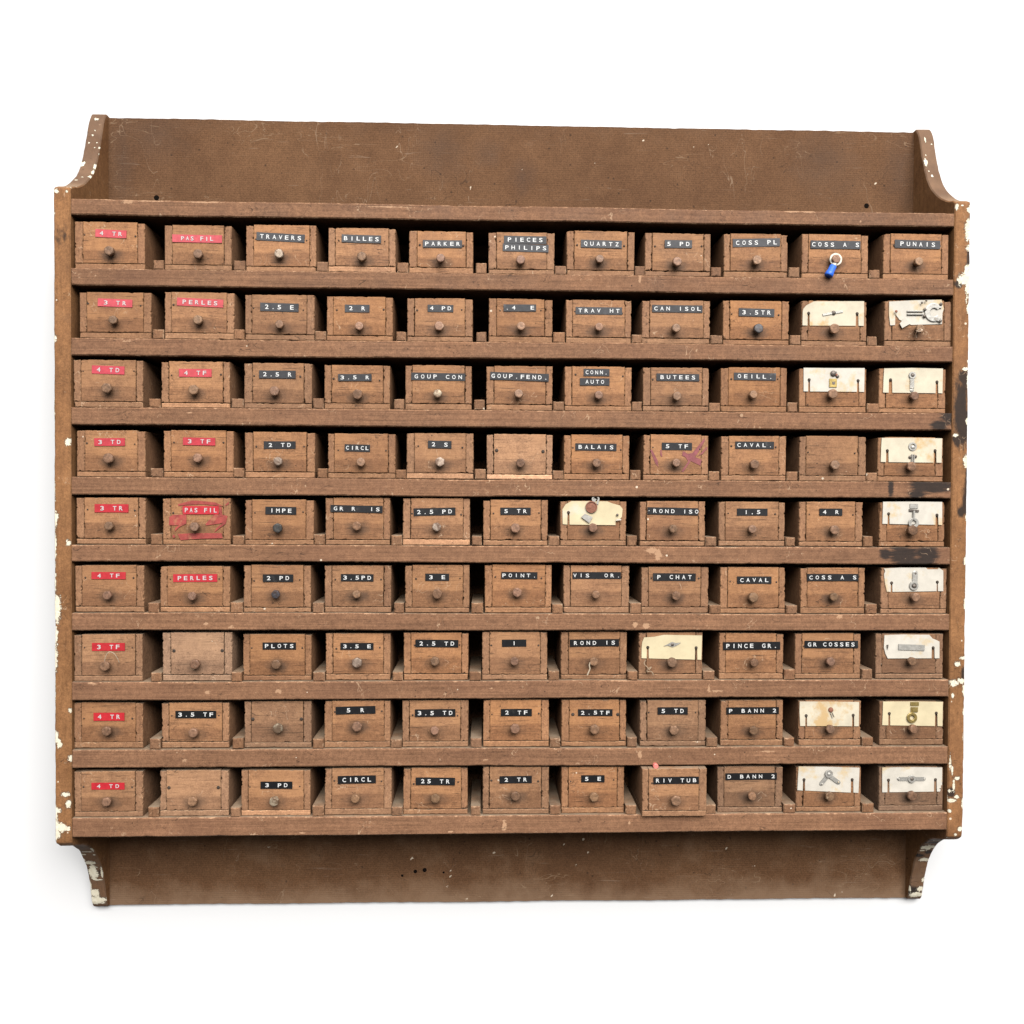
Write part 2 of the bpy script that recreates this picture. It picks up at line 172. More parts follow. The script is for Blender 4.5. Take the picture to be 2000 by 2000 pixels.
    ',1.2],[-344.4,-398.3,1.2],[-318.1,-399.8,1.2],[-471.7,-373.7,1.2],[275.7,-412.2,1.9],[-58.2,-413.7,3.1],[406.0,-413.4,6.2],[415.8,-409.6,3.7],[360.1,-'
    '396.1,1.2],[94.4,-357.1,3.1],[87.9,-340.9,3.7],[-24.0,-356.2,3.7]],"stains":[[6.7,482.0,13.6,18.6],[-37.6,509.4,15.5,15.5],[-94.2,514.7,24.8,31.0],[38'
    '3.4,510.4,37.2,37.2],[-442.4,527.2,37.2,24.8],[-479.3,501.8,12.4,74.4],[480.6,499.3,18.6,37.2]],"holes":[[-438.9,449.0,3.2],[437.3,452.8,3.1],[-138.0,'
    '-384.1,1.6],[-121.8,-379.1,2.3],[-110.2,-377.4,2.6],[-86.7,-380.6,1.4]],"cards":{"2,10":[[[323.26,283.71],[323.4,298.64],[324.05,302.5],[327.43,306.39'
    '],[336.17,311.11],[394.09,312.01],[394.01,283.84],[387.93,283.96],[387.52,297.17],[384.72,297.14],[384.6,283.92],[331.56,283.52],[331.22,297.0],[329.0'
    '9,296.97],[329.02,283.49]],[["bar",346.1,295.82,369.34,300.14,2.5,"steel","metal_bar"],["dome",358.79,298.09,2.69,"darksteel","bolt_head"]],[[330.14,2'
    '98.72],[386.1,298.89]],"cream","a tilted flat metal bar"],"2,11":[[[424.88,284.96],[423.27,297.03],[423.29,312.0],[450.12,313.77],[484.1,314.96],[486.'
    '9,304.54],[485.28,299.68],[484.94,287.09],[449.47,285.73],[446.5,286.66],[435.62,291.37],[430.63,297.59],[430.38,285.32]],[["tube",443.58,300.94,462.0'
    '9,301.15,1.92,"steel","pin"],["tube",443.62,297.46,462.13,297.67,1.92,"steel","pin"],["arc",474.92,300.05,10.57,4.8,40,320,"steel","fork_terminal"],["'
    'bar",474.83,307.3,483.71,306.63,3.27,"steel","fork_prong"],["bar",475.0,292.98,483.42,290.47,3.27,"steel","fork_prong"],["poly",[[434.69,286.72],[440.'
    '52,293.36],[447.29,286.86],[437.71,281.53]],"card","torn_flap"],["dome",464.04,303.11,1.92,"darksteel","tack"],["dome",463.63,295.56,1.92,"darksteel",'
    '"tack"],["dome",481.94,290.16,1.73,"darksteel","tack"],["dome",482.2,309.33,1.92,"darksteel","tack"],["dome",460.01,310.51,1.34,"darksteel","tack"],["'
    'dome",464.9,312.99,1.25,"darksteel","tack"],["dome",430.11,300.2,1.63,"rust","tack"]],[],"white","a grey fork terminal"],"3,10":[[[325.23,208.72],[324'
    '.96,235.54],[360.37,235.5],[395.46,235.84],[395.17,208.57],[389.38,208.71],[389.04,220.89],[386.9,220.87],[386.83,208.69],[332.75,208.6],[332.44,221.3'
    '3],[330.47,221.31],[330.41,208.57]],[["bar",358.73,223.32,358.83,213.66,8.65,"brass","brass_clip"],["bar",359.28,218.3,359.28,218.2,3.07,"darksteel","'
    'square_hole"],["dome",358.97,229.11,3.46,"darksteel","crimp"],["dome",363.9,226.07,1.92,"darksteel","crimp"],["bar",356.53,228.12,362.38,230.59,2.11,"'
    'darksteel","crimp"],["disc",362.41,227.7,1.54,"rust","crimp"]],[[331.44,223.06],[387.95,222.62]],"white","a small brass clip and crimp"],"3,11":[[[417'
    '.39,208.27],[417.73,222.03],[418.36,235.78],[451.03,236.68],[486.75,236.25],[486.41,207.92],[481.57,208.07],[481.17,220.39],[478.51,220.36],[478.41,20'
    '8.04],[428.22,208.18],[427.71,222.31],[424.07,222.28],[423.89,208.14]],[["bar",450.68,224.76,450.52,213.41,4.8,"steel","strap"],["disc",450.55,211.09,'
    '2.4,"steel","strap_end"],["ring",450.64,228.15,4.03,2.11,"steel","ring"],["dome",451.14,228.15,2.5,"darksteel","bolt_head"],["disc",450.52,213.41,1.15'
    ',"card","strap_hole"]],[[425.87,224.04],[479.82,222.12]],"cream","a vertical metal strap hanging under a ring"],"4,11":[[[415.14,128.88],[415.44,145.8'
    '4],[416.01,156.31],[451.45,156.76],[486.18,156.24],[485.83,128.36],[479.91,128.42],[479.48,141.63],[476.66,141.61],[476.55,128.4],[424.29,128.64],[423'
    '.9,141.25],[421.25,141.23],[421.15,128.62]],[["ring",451.57,146.58,4.8,2.88,"steel","ring"],["dome",452.07,145.61,2.69,"steel","bolt_head"],["tube",45'
    '0.68,137.84,450.6,128.13,1.34,"steel","pin"],["tube",452.85,137.85,452.97,128.15,1.34,"steel","pin"],["dome",448.55,134.62,1.73,"darksteel","crimp"],['
    '"dome",454.86,135.25,1.73,"darksteel","crimp"]],[[422.56,142.98],[478.04,143.36]],"cream","a pale ring above a split pin"],"5,11":[[[418.28,58.05],[41'
    '8.51,72.63],[418.68,83.32],[452.71,83.69],[487.51,83.47],[487.84,56.78],[483.48,57.15],[483.06,67.77],[480.07,67.76],[479.92,57.14],[426.57,57.89],[42'
    '6.25,68.97],[424.26,68.96],[424.2,57.88]],[["bar",449.61,78.42,458.9,78.46,5.0,"steel","crimp"],["bar",448.38,73.74,459.95,72.82,2.5,"darksteel","crim'
    'p"],["tube",454.02,73.28,453.75,63.06,2.5,"steel","neck"],["ring",453.79,59.17,5.96,2.88,"steel","ring_terminal"]],[[425.23,70.72],[481.55,69.52]],"wh'
    'ite","a steel ring terminal hung upright"],"6,11":[[[424.86,-20.04],[423.3,-13.6],[422.26,-8.72],[421.27,0.05],[422.61,3.47],[421.1,6.69],[439.37,7.71'
    '],[470.05,7.79],[472.05,5.84],[483.95,5.87],[485.11,7.83],[490.41,4.33],[490.71,-19.33],[484.46,-19.34],[484.21,-9.37],[482.87,-9.37],[482.87,-19.35],'
    '[431.38,-20.22],[431.1,-10.46],[429.27,-10.46],[429.21,-20.22]],[["bar",457.06,1.12,456.92,-12.55,5.96,"steel","strap"],["disc",457.25,1.61,3.07,"stee'
    'l","strap_end"],["ring",455.64,-13.05,5.19,2.88,"steel","washer"],["dome",456.24,-13.53,2.88,"darksteel","bolt_head"],["disc",457.45,1.12,1.25,"darkst'
    'eel","strap_hole"]],[[430.16,-8.71],[483.52,-7.61]],"white","an upright steel strap over a bolt"],"7,11":[[[425.95,-96.62],[423.12,-90.95],[421.37,-84'
    '.12],[421.89,-69.68],[444.41,-69.09],[474.1,-69.47],[478.11,-73.87],[482.59,-75.33],[486.08,-77.29],[486.32,-96.46],[480.77,-96.46],[480.33,-84.91],[4'
    '77.16,-84.91],[477.0,-96.45]],[["bar",437.85,-83.34,468.34,-84.33,6.53,"steel","metal_bar"],["disc",442.6,-83.64,1.34,"darksteel","rivet"],["disc",462'
    '.39,-84.13,1.34,"steel","rivet"],["poly",[[423.99,-80.7],[425.97,-80.7],[425.05,-86.56]],"darksteel","slot"]],[[478.72,-83.15]],"white","a flat horizo'
    'ntal grey bar"],"8,10":[[[325.51,-174.53],[324.56,-157.93],[324.64,-146.41],[356.93,-146.48],[393.63,-147.14],[393.54,-174.93],[388.3,-174.91],[387.97'
    ',-162.78],[385.81,-162.77],[385.74,-174.91],[333.48,-174.55],[333.19,-163.12],[331.37,-163.12],[331.31,-174.55]],[["dome",360.67,-156.06,3.07,"rust","'
    'rivet"],["tube",360.01,-158.99,362.54,-165.35,0.77,"steel","pin"],["tube",362.18,-159.0,364.5,-163.89,0.77,"steel","pin"]],[[332.26,-161.36],[386.87,-'
    '161.02]],"cream","a small rusty rivet and pin"],"8,11":[[[420.97,-173.87],[421.49,-158.2],[421.65,-146.64],[455.82,-146.52],[491.56,-147.18],[491.41,-'
    '175.26],[485.75,-175.04],[485.32,-160.61],[482.64,-160.6],[482.57,-175.03],[430.38,-174.09],[430.04,-160.96],[428.04,-160.95],[428.0,-174.08]],[["bar"'
    ',453.37,-149.26,462.99,-149.28,4.23,"brass","crimp"],["bar",453.75,-155.83,461.88,-155.84,5.57,"brass","crimp"],["disc",456.13,-155.83,1.73,"rust","cr'
    'imp"],["tube",455.93,-155.34,455.0,-161.22,1.73,"brass","neck"],["ring",454.85,-164.95,5.96,2.69,"brass","ring_terminal"]],[[429.02,-159.19],[483.96,-'
    '158.84]],"yellow","a brass ring terminal"],"9,10":[[[323.02,-248.53],[323.56,-233.65],[324.22,-221.14],[357.73,-221.68],[395.08,-223.02],[394.11,-252.'
    '04],[388.27,-251.62],[387.86,-237.2],[385.21,-237.19],[385.11,-251.6],[331.98,-248.97],[331.64,-236.92],[329.33,-236.91],[329.22,-248.95]],[["bar",357'
    '.84,-231.86,350.24,-241.13,4.42,"steel","leg"],["bar",359.81,-231.87,370.55,-239.57,4.42,"steel","leg"],["disc",350.24,-241.13,2.21,"steel","leg_end"]'
    ',["disc",370.55,-239.57,2.21,"steel","leg_end"],["ring",358.8,-229.42,4.61,2.31,"steel","ring"],["dome",359.0,-229.71,2.5,"steel","bolt_head"],["disc"'
    ',360.99,-230.9,1.15,"darksteel","hole"],["disc",351.03,-240.84,0.96,"card","hole"],["disc",369.76,-238.78,0.96,"card","hole"]],[[330.47,-235.16],[386.'
    '52,-235.43]],"white","an open two legged metal hinge"],"9,11":[[[422.18,-251.86],[421.98,-234.38],[421.86,-223.08],[457.08,-222.75],[492.09,-223.4],[4'
    '92.14,-243.58],[490.66,-244.55],[491.19,-247.02],[488.7,-247.5],[490.71,-248.98],[489.75,-251.24],[486.26,-251.22],[485.81,-237.93],[482.8,-237.92],[4'
    '82.68,-251.21],[430.71,-251.71],[430.35,-238.15],[428.18,-238.14],[428.13,-251.7]],[["bar",440.85,-236.04,470.66,-236.19,4.03,"steel","metal_bar"],["d'
    'isc",440.85,-236.04,2.02,"steel","bar_end"],["disc",470.66,-236.19,2.02,"steel","bar_end"],["ring",455.75,-236.11,4.42,1.92,"steel","washer"],["dome",'
    '456.04,-236.11,2.5,"darksteel","bolt_head"],["disc",440.85,-236.04,0.86,"card","hole"],["disc",470.66,-236.19,0.86,"card","hole"]],[[429.24,-236.38],['
    '484.28,-236.15]],"white","a horizontal bar with a central bolt"],"5,7":[[[50.88,56.03],[50.49,72.85],[54.12,78.63],[60.84,82.31],[101.35,82.13],[107.1'
    '6,79.85],[115.87,77.49],[118.99,73.65],[118.09,64.5],[114.06,60.15],[110.97,59.47],[111.0,55.23],[58.69,55.59],[58.41,68.75],[56.3,68.74],[56.18,55.58'
    ']],[["bar",83.51,78.77,87.81,85.05,2.88,"steel","link"],["arc",88.01,84.57,4.42,2.5,-40,220,"steel","link"],["bar",91.2,84.1,89.78,78.81,2.11,"steel",'
    '"link"],["disc",83.24,75.6,6.72,"rust","round_washer"],["ring",83.24,75.6,6.72,5.57,"rust","washer_rim"],["poly",[[71.55,64.3],[75.86,67.97],[84.57,64'
    '.35],[80.75,57.41]],"steel","tag"],["disc",77.54,62.59,1.73,"darksteel","tag_hole"],["dome",112.76,66.89,1.44,"darksteel","tack"],["bar",111.15,61.1,1'
    '16.95,61.61,1.34,"card","torn_flap"]],[[57.34,70.48]],"yellow","a rusty round washer under a metal link"],"7,8":[[[141.98,-96.39],[141.9,-86.21],[142.'
    '53,-78.46],[144.72,-72.84],[156.86,-71.87],[167.54,-69.74],[211.19,-70.5],[210.64,-98.27],[206.05,-98.07],[205.71,-85.06],[203.25,-85.06],[203.13,-98.'
    '07],[150.34,-96.68],[150.05,-84.57],[147.92,-84.57],[147.81,-96.68]],[["poly",[[167.15,-82.53],[171.52,-80.4],[176.36,-77.69],[181.24,-78.95],[186.59,'
    '-78.46],[182.23,-81.57],[177.38,-83.51],[171.52,-81.57]],"steel","metal_tag"],["dome",176.87,-80.89,2.31,"darksteel","bolt_head"]],[[148.97,-82.82],[2'
    '04.47,-83.32]],"yellow","a thin pointed metal tag"]},"strokes":{"5,2":[[[-379.96,76.5],[-364.51,80.84],[-350.45,79.96],[-338.26,78.6],[-329.81,74.38],'
    '[-341.07,75.74],[-354.2,76.63],[-369.19,75.79],[-375.75,75.1],[-379.49,74.61]],[[-389.32,62.26],[-385.11,64.64],[-370.6,65.18],[-370.6,54.76],[-378.56'
    ',50.94],[-383.25,46.19],[-382.78,49.98],[-378.56,53.31],[-384.18,52.81],[-389.79,53.26]],[[-349.51,54.38],[-344.82,59.61],[-339.2,65.33],[-331.69,65.3'
    '6],[-324.93,63.49],[-326.99,54.95],[-333.56,50.18],[-339.66,45.41],[-337.32,50.16],[-329.81,55.88],[-341.07,53.94],[-348.58,52.96]],[[-379.97,43.36],['
    '-359.83,44.38],[-331.68,44.49],[-330.27,38.8],[-350.45,38.25],[-369.2,37.24],[-376.7,36.26],[-378.57,39.57]],[[-327.47,76.28],[-323.71,79.62],[-323.71'
    ',76.78],[-327.0,75.05]],[[-386.06,40.96],[-384.18,42.87],[-382.78,39.56],[-384.65,38.79]],[[-375.75,73.68],[-373.87,73.69],[-373.88,65.64],[-375.28,68'
    '.0]],[[-334.04,73.88],[-331.69,73.89],[-330.75,63.47],[-333.56,63.45]]],"4,8":[[[150.03,140.69],[151.97,141.18],[158.64,128.72],[159.47,121.5],[155.76'
    ',125.81]],[[161.46,140.77],[163.2,141.07],[163.94,133.57],[162.49,133.07],[161.3,136.44]],[[212.28,154.61],[212.31,151.23],[203.21,135.75],[198.39,130'
    '.9],[193.59,124.13],[187.83,115.9],[185.89,116.85],[193.56,127.98],[190.61,132.78],[186.23,134.68],[187.64,139.98],[192.52,136.65],[198.34,137.65],[20'
    '4.11,144.91]],[[194.47,135.69],[209.09,130.01],[207.68,123.25],[193.55,129.91]],[[214.79,144.99],[215.3,143.06],[210.0,136.76],[204.2,133.83],[209.98,'
    '139.65]]]},"loose":{"lug_ring":[358.72,-2.0,357.62],"lug_a":[356.17,-2.0,350.31],"lug_b":[349.46,-4.0,338.02],"bead":[157.43,-6.0,-217.56],"cord":[[82'
    '.45,-3.0,-99.36],[81.33,-3.0,-103.69],[82.12,-3.0,-107.05],[80.61,-3.0,-110.89],[79.19,-3.0,-114.35]],"wire71":[[-460.43,0.0,-101.58],[-458.67,-2.0,-9'
    '5.88],[-455.96,-3.0,-89.85],[-452.47,-3.0,-87.73],[-448.2,-2.0,-90.21],[-445.92,0.0,-95.37],[-444.67,2.0,-100.37]],"wire211":[[451.61,-4.0,277.97],[45'
    '2.52,-8.0,275.76],[455.39,-9.0,277.32],[453.46,-8.0,278.64],[451.1,-6.0,276.14],[451.19,-3.0,273.84],[453.44,0.0,270.58]],"thread78":[[146.08,0.0,-97.'
    '57],[144.18,0.0,-101.91],[147.21,-2.0,-105.38],[149.17,-2.0,-108.27],[152.24,-1.0,-105.58],[148.38,-1.0,-107.51],[147.44,-1.0,-110.88],[151.5,0.0,-110'
    '.6],[153.94,0.0,-112.54],[154.63,0.0,-115.24]]},"path":[[0.1,0.5475],[0.0966,0.5475],[0.0925,0.547],[0.0885,0.543],[0.0836,0.534],[0.079,0.519],[0.074'
    '3,0.503],[0.068,0.486],[0.0605,0.47],[0.052,0.4585],[0.042,0.449],[0.03,0.4395],[0.018,0.433],[0.008,0.4295],[0.003,0.427],[0.0008,0.4255],[0,0.422],['
    '0,0.416],[0,0.4],[0,0.37],[0,0.33],[0,0.29],[0,0.25],[0,0.21],[0,0.16999999999999998],[0,0.13],[0,0.08999999999999997],[0,0.04999999999999999],[0,0.01'
    '0000000000000009],[0,-0.030000000000000027],[0,-0.07],[0,-0.10999999999999999],[0,-0.15000000000000002],[0,-0.19000000000000006],[0,-0.229999999999999'
    '98],[0,-0.27],[0,-0.285],[0,-0.293],[0.0007,-0.3005],[0.003,-0.304],[0.01,-0.309],[0.02,-0.3125],[0.034,-0.318],[0.045,-0.3252],[0.0565,-0.335],[0.066'
    ',-0.348],[0.0742,-0.361],[0.0785,-0.3736],[0.083,-0.387],[0.0862,-0.402],[0.0885,-0.411],[0.0925,-0.417],[0.0966,-0.4185],[0.1,-0.4185]]}')
rng = random.Random(11)


# ------------------------------------------------------------------ node materials
class Nt:
    def __init__(s, name):
        s.mat = bpy.data.materials.new(name); s.mat.use_nodes = True
        s.t = s.mat.node_tree; s.t.nodes.clear()
        s.out = s.t.nodes.new('ShaderNodeOutputMaterial')
        s.bsdf = s.t.nodes.new('ShaderNodeBsdfPrincipled')
        s.t.links.new(s.bsdf.outputs[0], s.out.inputs['Surface'])

    def n(s, typ, **kw):
        nd = s.t.nodes.new(typ)
        for k, v in kw.items():
            setattr(nd, k, v)
        return nd

    def put(s, sock, v):
        if isinstance(v, bpy.types.NodeSocket):
            s.t.links.new(v, sock)
        elif isinstance(v, (tuple, list)) and len(v) == 3 and sock.type == 'RGBA':
            sock.default_value = (*v, 1)
        else:
            sock.default_value = v

    def math(s, op, a, b=0.0, clamp=False):
        nd = s.n('ShaderNodeMath', operation=op, use_clamp=clamp)
        s.put(nd.inputs[0], a); s.put(nd.inputs[1], b)
        return nd.outputs[0]

    def mix(s, fac, a, b, blend='MIX'):
        nd = s.n('ShaderNodeMix', data_type='RGBA', blend_type=blend)
        s.put(nd.inputs[0], fac); s.put(nd.inputs[6], a); s.put(nd.inputs[7], b)
        return nd.outputs[2]

    def ramp(s, v, lo, hi, to0=0.0, to1=1.0, smooth=False):
        nd = s.n('ShaderNodeMapRange')
        if smooth:
            nd.interpolation_type = 'SMOOTHSTEP'
        s.put(nd.inputs['Value'], v)
        nd.inputs['From Min'].default_value = lo; nd.inputs['From Max'].default_value = hi
        nd.inputs['To Min'].default_value = to0; nd.inputs['To Max'].default_value = to1
        return nd.outputs[0]

    def attr(s, name):
        return s.n('ShaderNodeAttribute', attribute_name=name).outputs['Fac']

    def scaled(s, vec, sc):
        nd = s.n('ShaderNodeVectorMath', operation='MULTIPLY')
        s.put(nd.inputs[0], vec); nd.inputs[1].default_value = sc
        return nd.outputs[0]

    def noise(s, vec, scale, detail=4.0, rough=0.55, dist=0.0):
        nd = s.n('ShaderNodeTexNoise')
        s.put(nd.inputs['Vector'], vec)
        nd.inputs['Scale'].default_value = scale; nd.inputs['Detail'].default_value = detail
        nd.inputs['Roughness'].default_value = rough; nd.inputs['Distortion'].default_value = dist
        return nd.outputs['Fac']

    def voro(s, vec, scale):
        nd = s.n('ShaderNodeTexVoronoi')
        s.put(nd.inputs['Vector'], vec); nd.inputs['Scale'].default_value = scale
        sep = s.n('ShaderNodeSeparateColor'); s.t.links.new(nd.outputs['Color'], sep.inputs[0])
        return nd.outputs['Distance'], sep.outputs[0], sep.outputs[1]

    def bump(s, h, strength, dist=0.001):
        nd = s.n('ShaderNodeBump')
        nd.inputs['Strength'].default_value = strength; nd.inputs['Distance'].default_value = dist
        s.put(nd.inputs['Height'], h)
        s.t.links.new(nd.outputs[0], s.bsdf.inputs['Normal'])


def wood(name, lo, hi, bare, grain=(14, 90, 420), grain_amt=0.5, grime=False, end=False, speck=0.965, edge_amt=1.0, vertical=False, cream_edge=False):
    N = Nt(name)
    tc = N.n('ShaderNodeTexCoord'); oi = N.n('ShaderNodeObjectInfo')
    off = N.n('ShaderNodeVectorMath', operation='MULTIPLY_ADD')
    cmb = N.n('ShaderNodeCombineXYZ')
    for k in range(3):
        N.put(cmb.inputs[k], oi.outputs['Random'])
    N.put(off.inputs[0], cmb.outputs[0]); off.inputs[1].default_value = (31.0, 17.0, 23.0); N.put(off.inputs[2], tc.outputs['Object'])
    V = off.outputs[0]
    csep = N.n('ShaderNodeSeparateColor'); N.put(csep.inputs[0], oi.outputs['Color'])
    tone, grey = csep.outputs[0], csep.outputs[1]
    # long fibres, broad patches and a fine tooth
    g = N.noise(N.scaled(V, grain), 1.0, 5.0, 0.6, 0.6)
    g2 = N.noise(N.scaled(V, tuple(c * 2.7 for c in grain)), 1.0, 3.0, 0.6)
    bl = N.noise(V, 22.0, 5.0, 0.6)
    fine = N.noise(V, 750.0, 3.0, 0.6)
    mixv = N.math('ADD', N.math('MULTIPLY', N.ramp(g, 0.3, 0.7), grain_amt), N.math('MULTIPLY', N.ramp(bl, 0.3, 0.7), 1.0 - grain_amt))
    colr = N.mix(mixv, lo, hi)
    colr = N.mix(N.ramp(g2, 0.52, 0.68, 0, 0.35), colr, tuple(c * 0.5 for c in lo))
    colr = N.mix(1.0, colr, N.mix(N.ramp(fine, 0.3, 0.7), (0.74, 0.74, 0.74), (1.24, 1.24, 1.24)), 'MULTIPLY')
    mid = N.noise(V, 190.0, 4.0, 0.65)
    colr = N.mix(1.0, colr, N.mix(N.ramp(mid, 0.3, 0.7), (0.80, 0.78, 0.78), (1.16, 1.17, 1.16)), 'MULTIPLY')
    # broad handling dirt, purplish in places
    hand = N.noise(V, 9.0, 4.0, 0.6)
    colr = N.mix(N.ramp(hand, 0.5, 0.75, 0, 0.35), colr, tuple(a * b for a, b in zip(lo, (0.8, 0.72, 0.85))))
    if end:   # open end grain: pores and saw teeth
        e = N.noise(N.scaled(V, (500, 500, 180)), 1.0, 4.0, 0.7)
        colr = N.mix(N.ramp(e, 0.58, 0.72, 0, 0.7), colr, tuple(c * 0.3 for c in lo))
    if grime:
        sp = N.n('ShaderNodeSeparateXYZ'); N.put(sp.inputs[0], tc.outputs['Object'])
        wob = N.math('MULTIPLY', N.math('SUBTRACT', N.noise(V, 60.0, 3.0), 0.5), 0.006)
        zz = N.math('ADD', sp.outputs['Z'], wob)
        low = N.ramp(zz, 0.0015, 0.0042, 1.0, 0.0)          # a card kept the upper half clean, hands did not reach it
        colr = N.mix(N.math('MULTIPLY', low, 0.55), colr, N.mix(1.0, colr, (0.62, 0.58, 0.58), 'MULTIPLY'))
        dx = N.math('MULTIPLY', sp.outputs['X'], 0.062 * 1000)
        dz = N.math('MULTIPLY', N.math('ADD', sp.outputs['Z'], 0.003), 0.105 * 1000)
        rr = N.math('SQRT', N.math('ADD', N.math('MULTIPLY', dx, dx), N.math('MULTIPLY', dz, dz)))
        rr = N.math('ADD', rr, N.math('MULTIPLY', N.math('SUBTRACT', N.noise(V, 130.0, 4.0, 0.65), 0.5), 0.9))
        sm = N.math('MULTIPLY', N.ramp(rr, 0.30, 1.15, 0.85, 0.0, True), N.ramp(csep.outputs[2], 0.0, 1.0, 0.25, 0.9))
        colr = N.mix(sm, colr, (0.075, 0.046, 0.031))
        up = N.math('MULTIPLY', N.ramp(N.noise(V, 38.0, 4.0, 0.6), 0.42, 0.68, 0, 0.55), N.math('SUBTRACT', 1.0, low))
        colr = N.mix(up, colr, (0.40, 0.185, 0.072))
        crk = N.noise(N.scaled(V, (30, 60, 900)), 1.0, 2.0, 0.5, 1.2)
        colr = N.mix(N.ramp(crk, 0.63, 0.67, 0, 0.6), colr, (0.03, 0.018, 0.012))
    # rubbed and chipped arrises
    ed = N.attr('edge')
    en = N.noise(V, 170.0, 4.0, 0.7)
    em = N.ramp(N.math('ADD', N.math('MULTIPLY', ed, 0.55), en), 1.02, 1.12)
    colr = N.mix(N.math('MULTIPLY', em, edge_amt), colr, bare)
    # scrapes, paint flecks, insect specks, tar
    ch = N.attr('chip')
    cn = N.math('ADD', N.math('MULTIPLY', N.math('SUBTRACT', N.noise(V, 170.0, 5.0, 0.75, 0.8), 0.5), 1.5), N.math('MULTIPLY', N.math('SUBTRACT', N.noise(V, 700.0, 2.0, 0.6), 0.5), 0.5))
    if cream_edge:
        fl = N.ramp(N.math('ADD', N.math('MULTIPLY', ed, 0.45), N.noise(V, 120.0, 5.0, 0.75)), 1.04, 1.16, 0.0, 0.6)
        ch = N.math('MAXIMUM', ch, fl)
    cm = N.math('MULTIPLY', N.ramp(N.math('ADD', ch, cn), 0.47, 0.55), N.ramp(ch, 0.02, 0.12))
    di = N.attr('dirt')
    dn = N.math('MULTIPLY', N.math('SUBTRACT', N.noise(N.scaled(V, (170, 200, 60) if vertical else (45, 100, 420)), 1.0, 4.0, 0.7), 0.5), 1.0)
    dm = N.math('MULTIPLY', N.ramp(N.math('ADD', di, dn), 0.30, 0.60), N.ramp(di, 0.0, 0.15))
    if cream_edge:   # the curved ends are browner and greyer with age
        du = N.attr('dust')
        colr = N.mix(N.ramp(N.math('ADD', du, N.math('MULTIPLY', N.math('SUBTRACT', bl, 0.5), 1.4)), 0.2, 0.9, 0, 0.8), colr, N.mix(N.ramp(bl, 0.35, 0.65), (0.070, 0.042, 0.028), (0.150, 0.094, 0.062)))
    colr = N.mix(N.math('MULTIPLY', dm, 0.9), colr, (0.014, 0.0135, 0.014))
    chip_c = N.mix(N.ramp(N.noise(V, 260.0, 3.0), 0.35, 0.65), (0.60, 0.54, 0.41), (0.70, 0.655, 0.53)) if cream_edge else tuple(min(1, c * 0.85) for c in bare)
    if cream_edge:   # a dark lip of broken paint round every bare patch
        lip = N.math('MULTIPLY', N.ramp(N.math('ADD', ch, cn), 0.30, 0.46), N.ramp(ch, 0.05, 0.2))
        colr = N.mix(N.math('MULTIPLY', lip, 0.7), colr, (0.06, 0.045, 0.035))
    colr = N.mix(cm, colr, chip_c)
    d, r1, r2 = N.voro(V, 95.0)
    sk = N.math('MULTIPLY', N.math('LESS_THAN', N.math('ADD', d, N.math('MULTIPLY', N.math('SUBTRACT', fine, 0.5), 0.1)), N.math('MULTIPLY', r2, 0.14)), N.math('GREATER_THAN', r1, speck))
    colr = N.mix(N.math('MULTIPLY', sk, 0.85), colr, (0.62, 0.52, 0.40))
    d2, q1, q2 = N.voro(V, 130.0)
    dk = N.math('MULTIPLY', N.math('LESS_THAN', d2, N.math('MULTIPLY', q2, 0.13)), N.math('GREATER_THAN', q1, 0.93))
    colr = N.mix(N.math('MULTIPLY', dk, 0.75), colr, (0.03, 0.018, 0.012))
    def ridge(vec, sc, width, dist):
        q = N.math('ABSOLUTE', N.math('SUBTRACT', N.noise(vec, sc, 2.0, 0.5, dist), 0.5))
        return N.math('LESS_THAN', q, width)
    m1 = N.ramp(N.noise(V, 31.0, 2.0), 0.56, 0.60); m2 = N.ramp(N.noise(N.scaled(V, (1.3, 1, 1.7)), 26.0, 2.0), 0.60, 0.63)
    colr = N.mix(N.math('MULTIPLY', N.math('MULTIPLY', ridge(N.scaled(V, (0.5, 1, 1.6)), 60.0, 0.006, 1.0), m1), 0.6), colr, (0.030, 0.017, 0.011))
    colr = N.mix(N.math('MULTIPLY', N.math('MULTIPLY', ridge(N.scaled(V, (1.0, 1, 0.8)), 75.0, 0.006, 0.6), m2), 0.55), colr, (0.48, 0.32, 0.20))
    # dust lying on what faces up
    ge = N.n('ShaderNodeNewGeometry'); gz = N.n('ShaderNodeSeparateXYZ'); N.put(gz.inputs[0], ge.outputs['True Normal'])
    dusty = N.math('MULTIPLY', N.ramp(gz.outputs['Z'], 0.75, 0.95), N.ramp(N.noise(V, 45.0, 4.0, 0.6), 0.3, 0.65, 0.2, 0.75))
    colr = N.mix(dusty, colr, (0.30, 0.235, 0.165))
    # one tone per thing
    gr = N.n('ShaderNodeRGBToBW'); N.put(gr.inputs[0], colr)
    gcol = N.n('ShaderNodeCombineColor')
    N.put(gcol.inputs[0], N.math('MULTIPLY', gr.outputs[0], 1.18)); N.put(gcol.inputs[1], gr.outputs[0]); N.put(gcol.inputs[2], N.math('MULTIPLY', gr.outputs[0], 0.8))
    colr = N.mix(grey, colr, gcol.outputs[0])
    tcol = N.n('ShaderNodeCombineColor')
    for k in range(3):
        N.put(tcol.inputs[k], tone)
    colr = N.mix(1.0, colr, tcol.outputs[0], 'MULTIPLY')
    N.put(N.bsdf.inputs['Base Color'], colr)
    N.put(N.bsdf.inputs['Roughness'], N.ramp(bl, 0.3, 0.7, 0.55, 0.8))
    N.bsdf.inputs['Specular IOR Level'].default_value = 0.16
    h = N.math('ADD', N.math('ADD', N.math('MULTIPLY', g, 0.6), N.math('MULTIPLY', fine, 0.25)), N.math('MULTIPLY', cm, -0.4))
    N.bump(h, 0.45, 0.0008)
    return N.mat


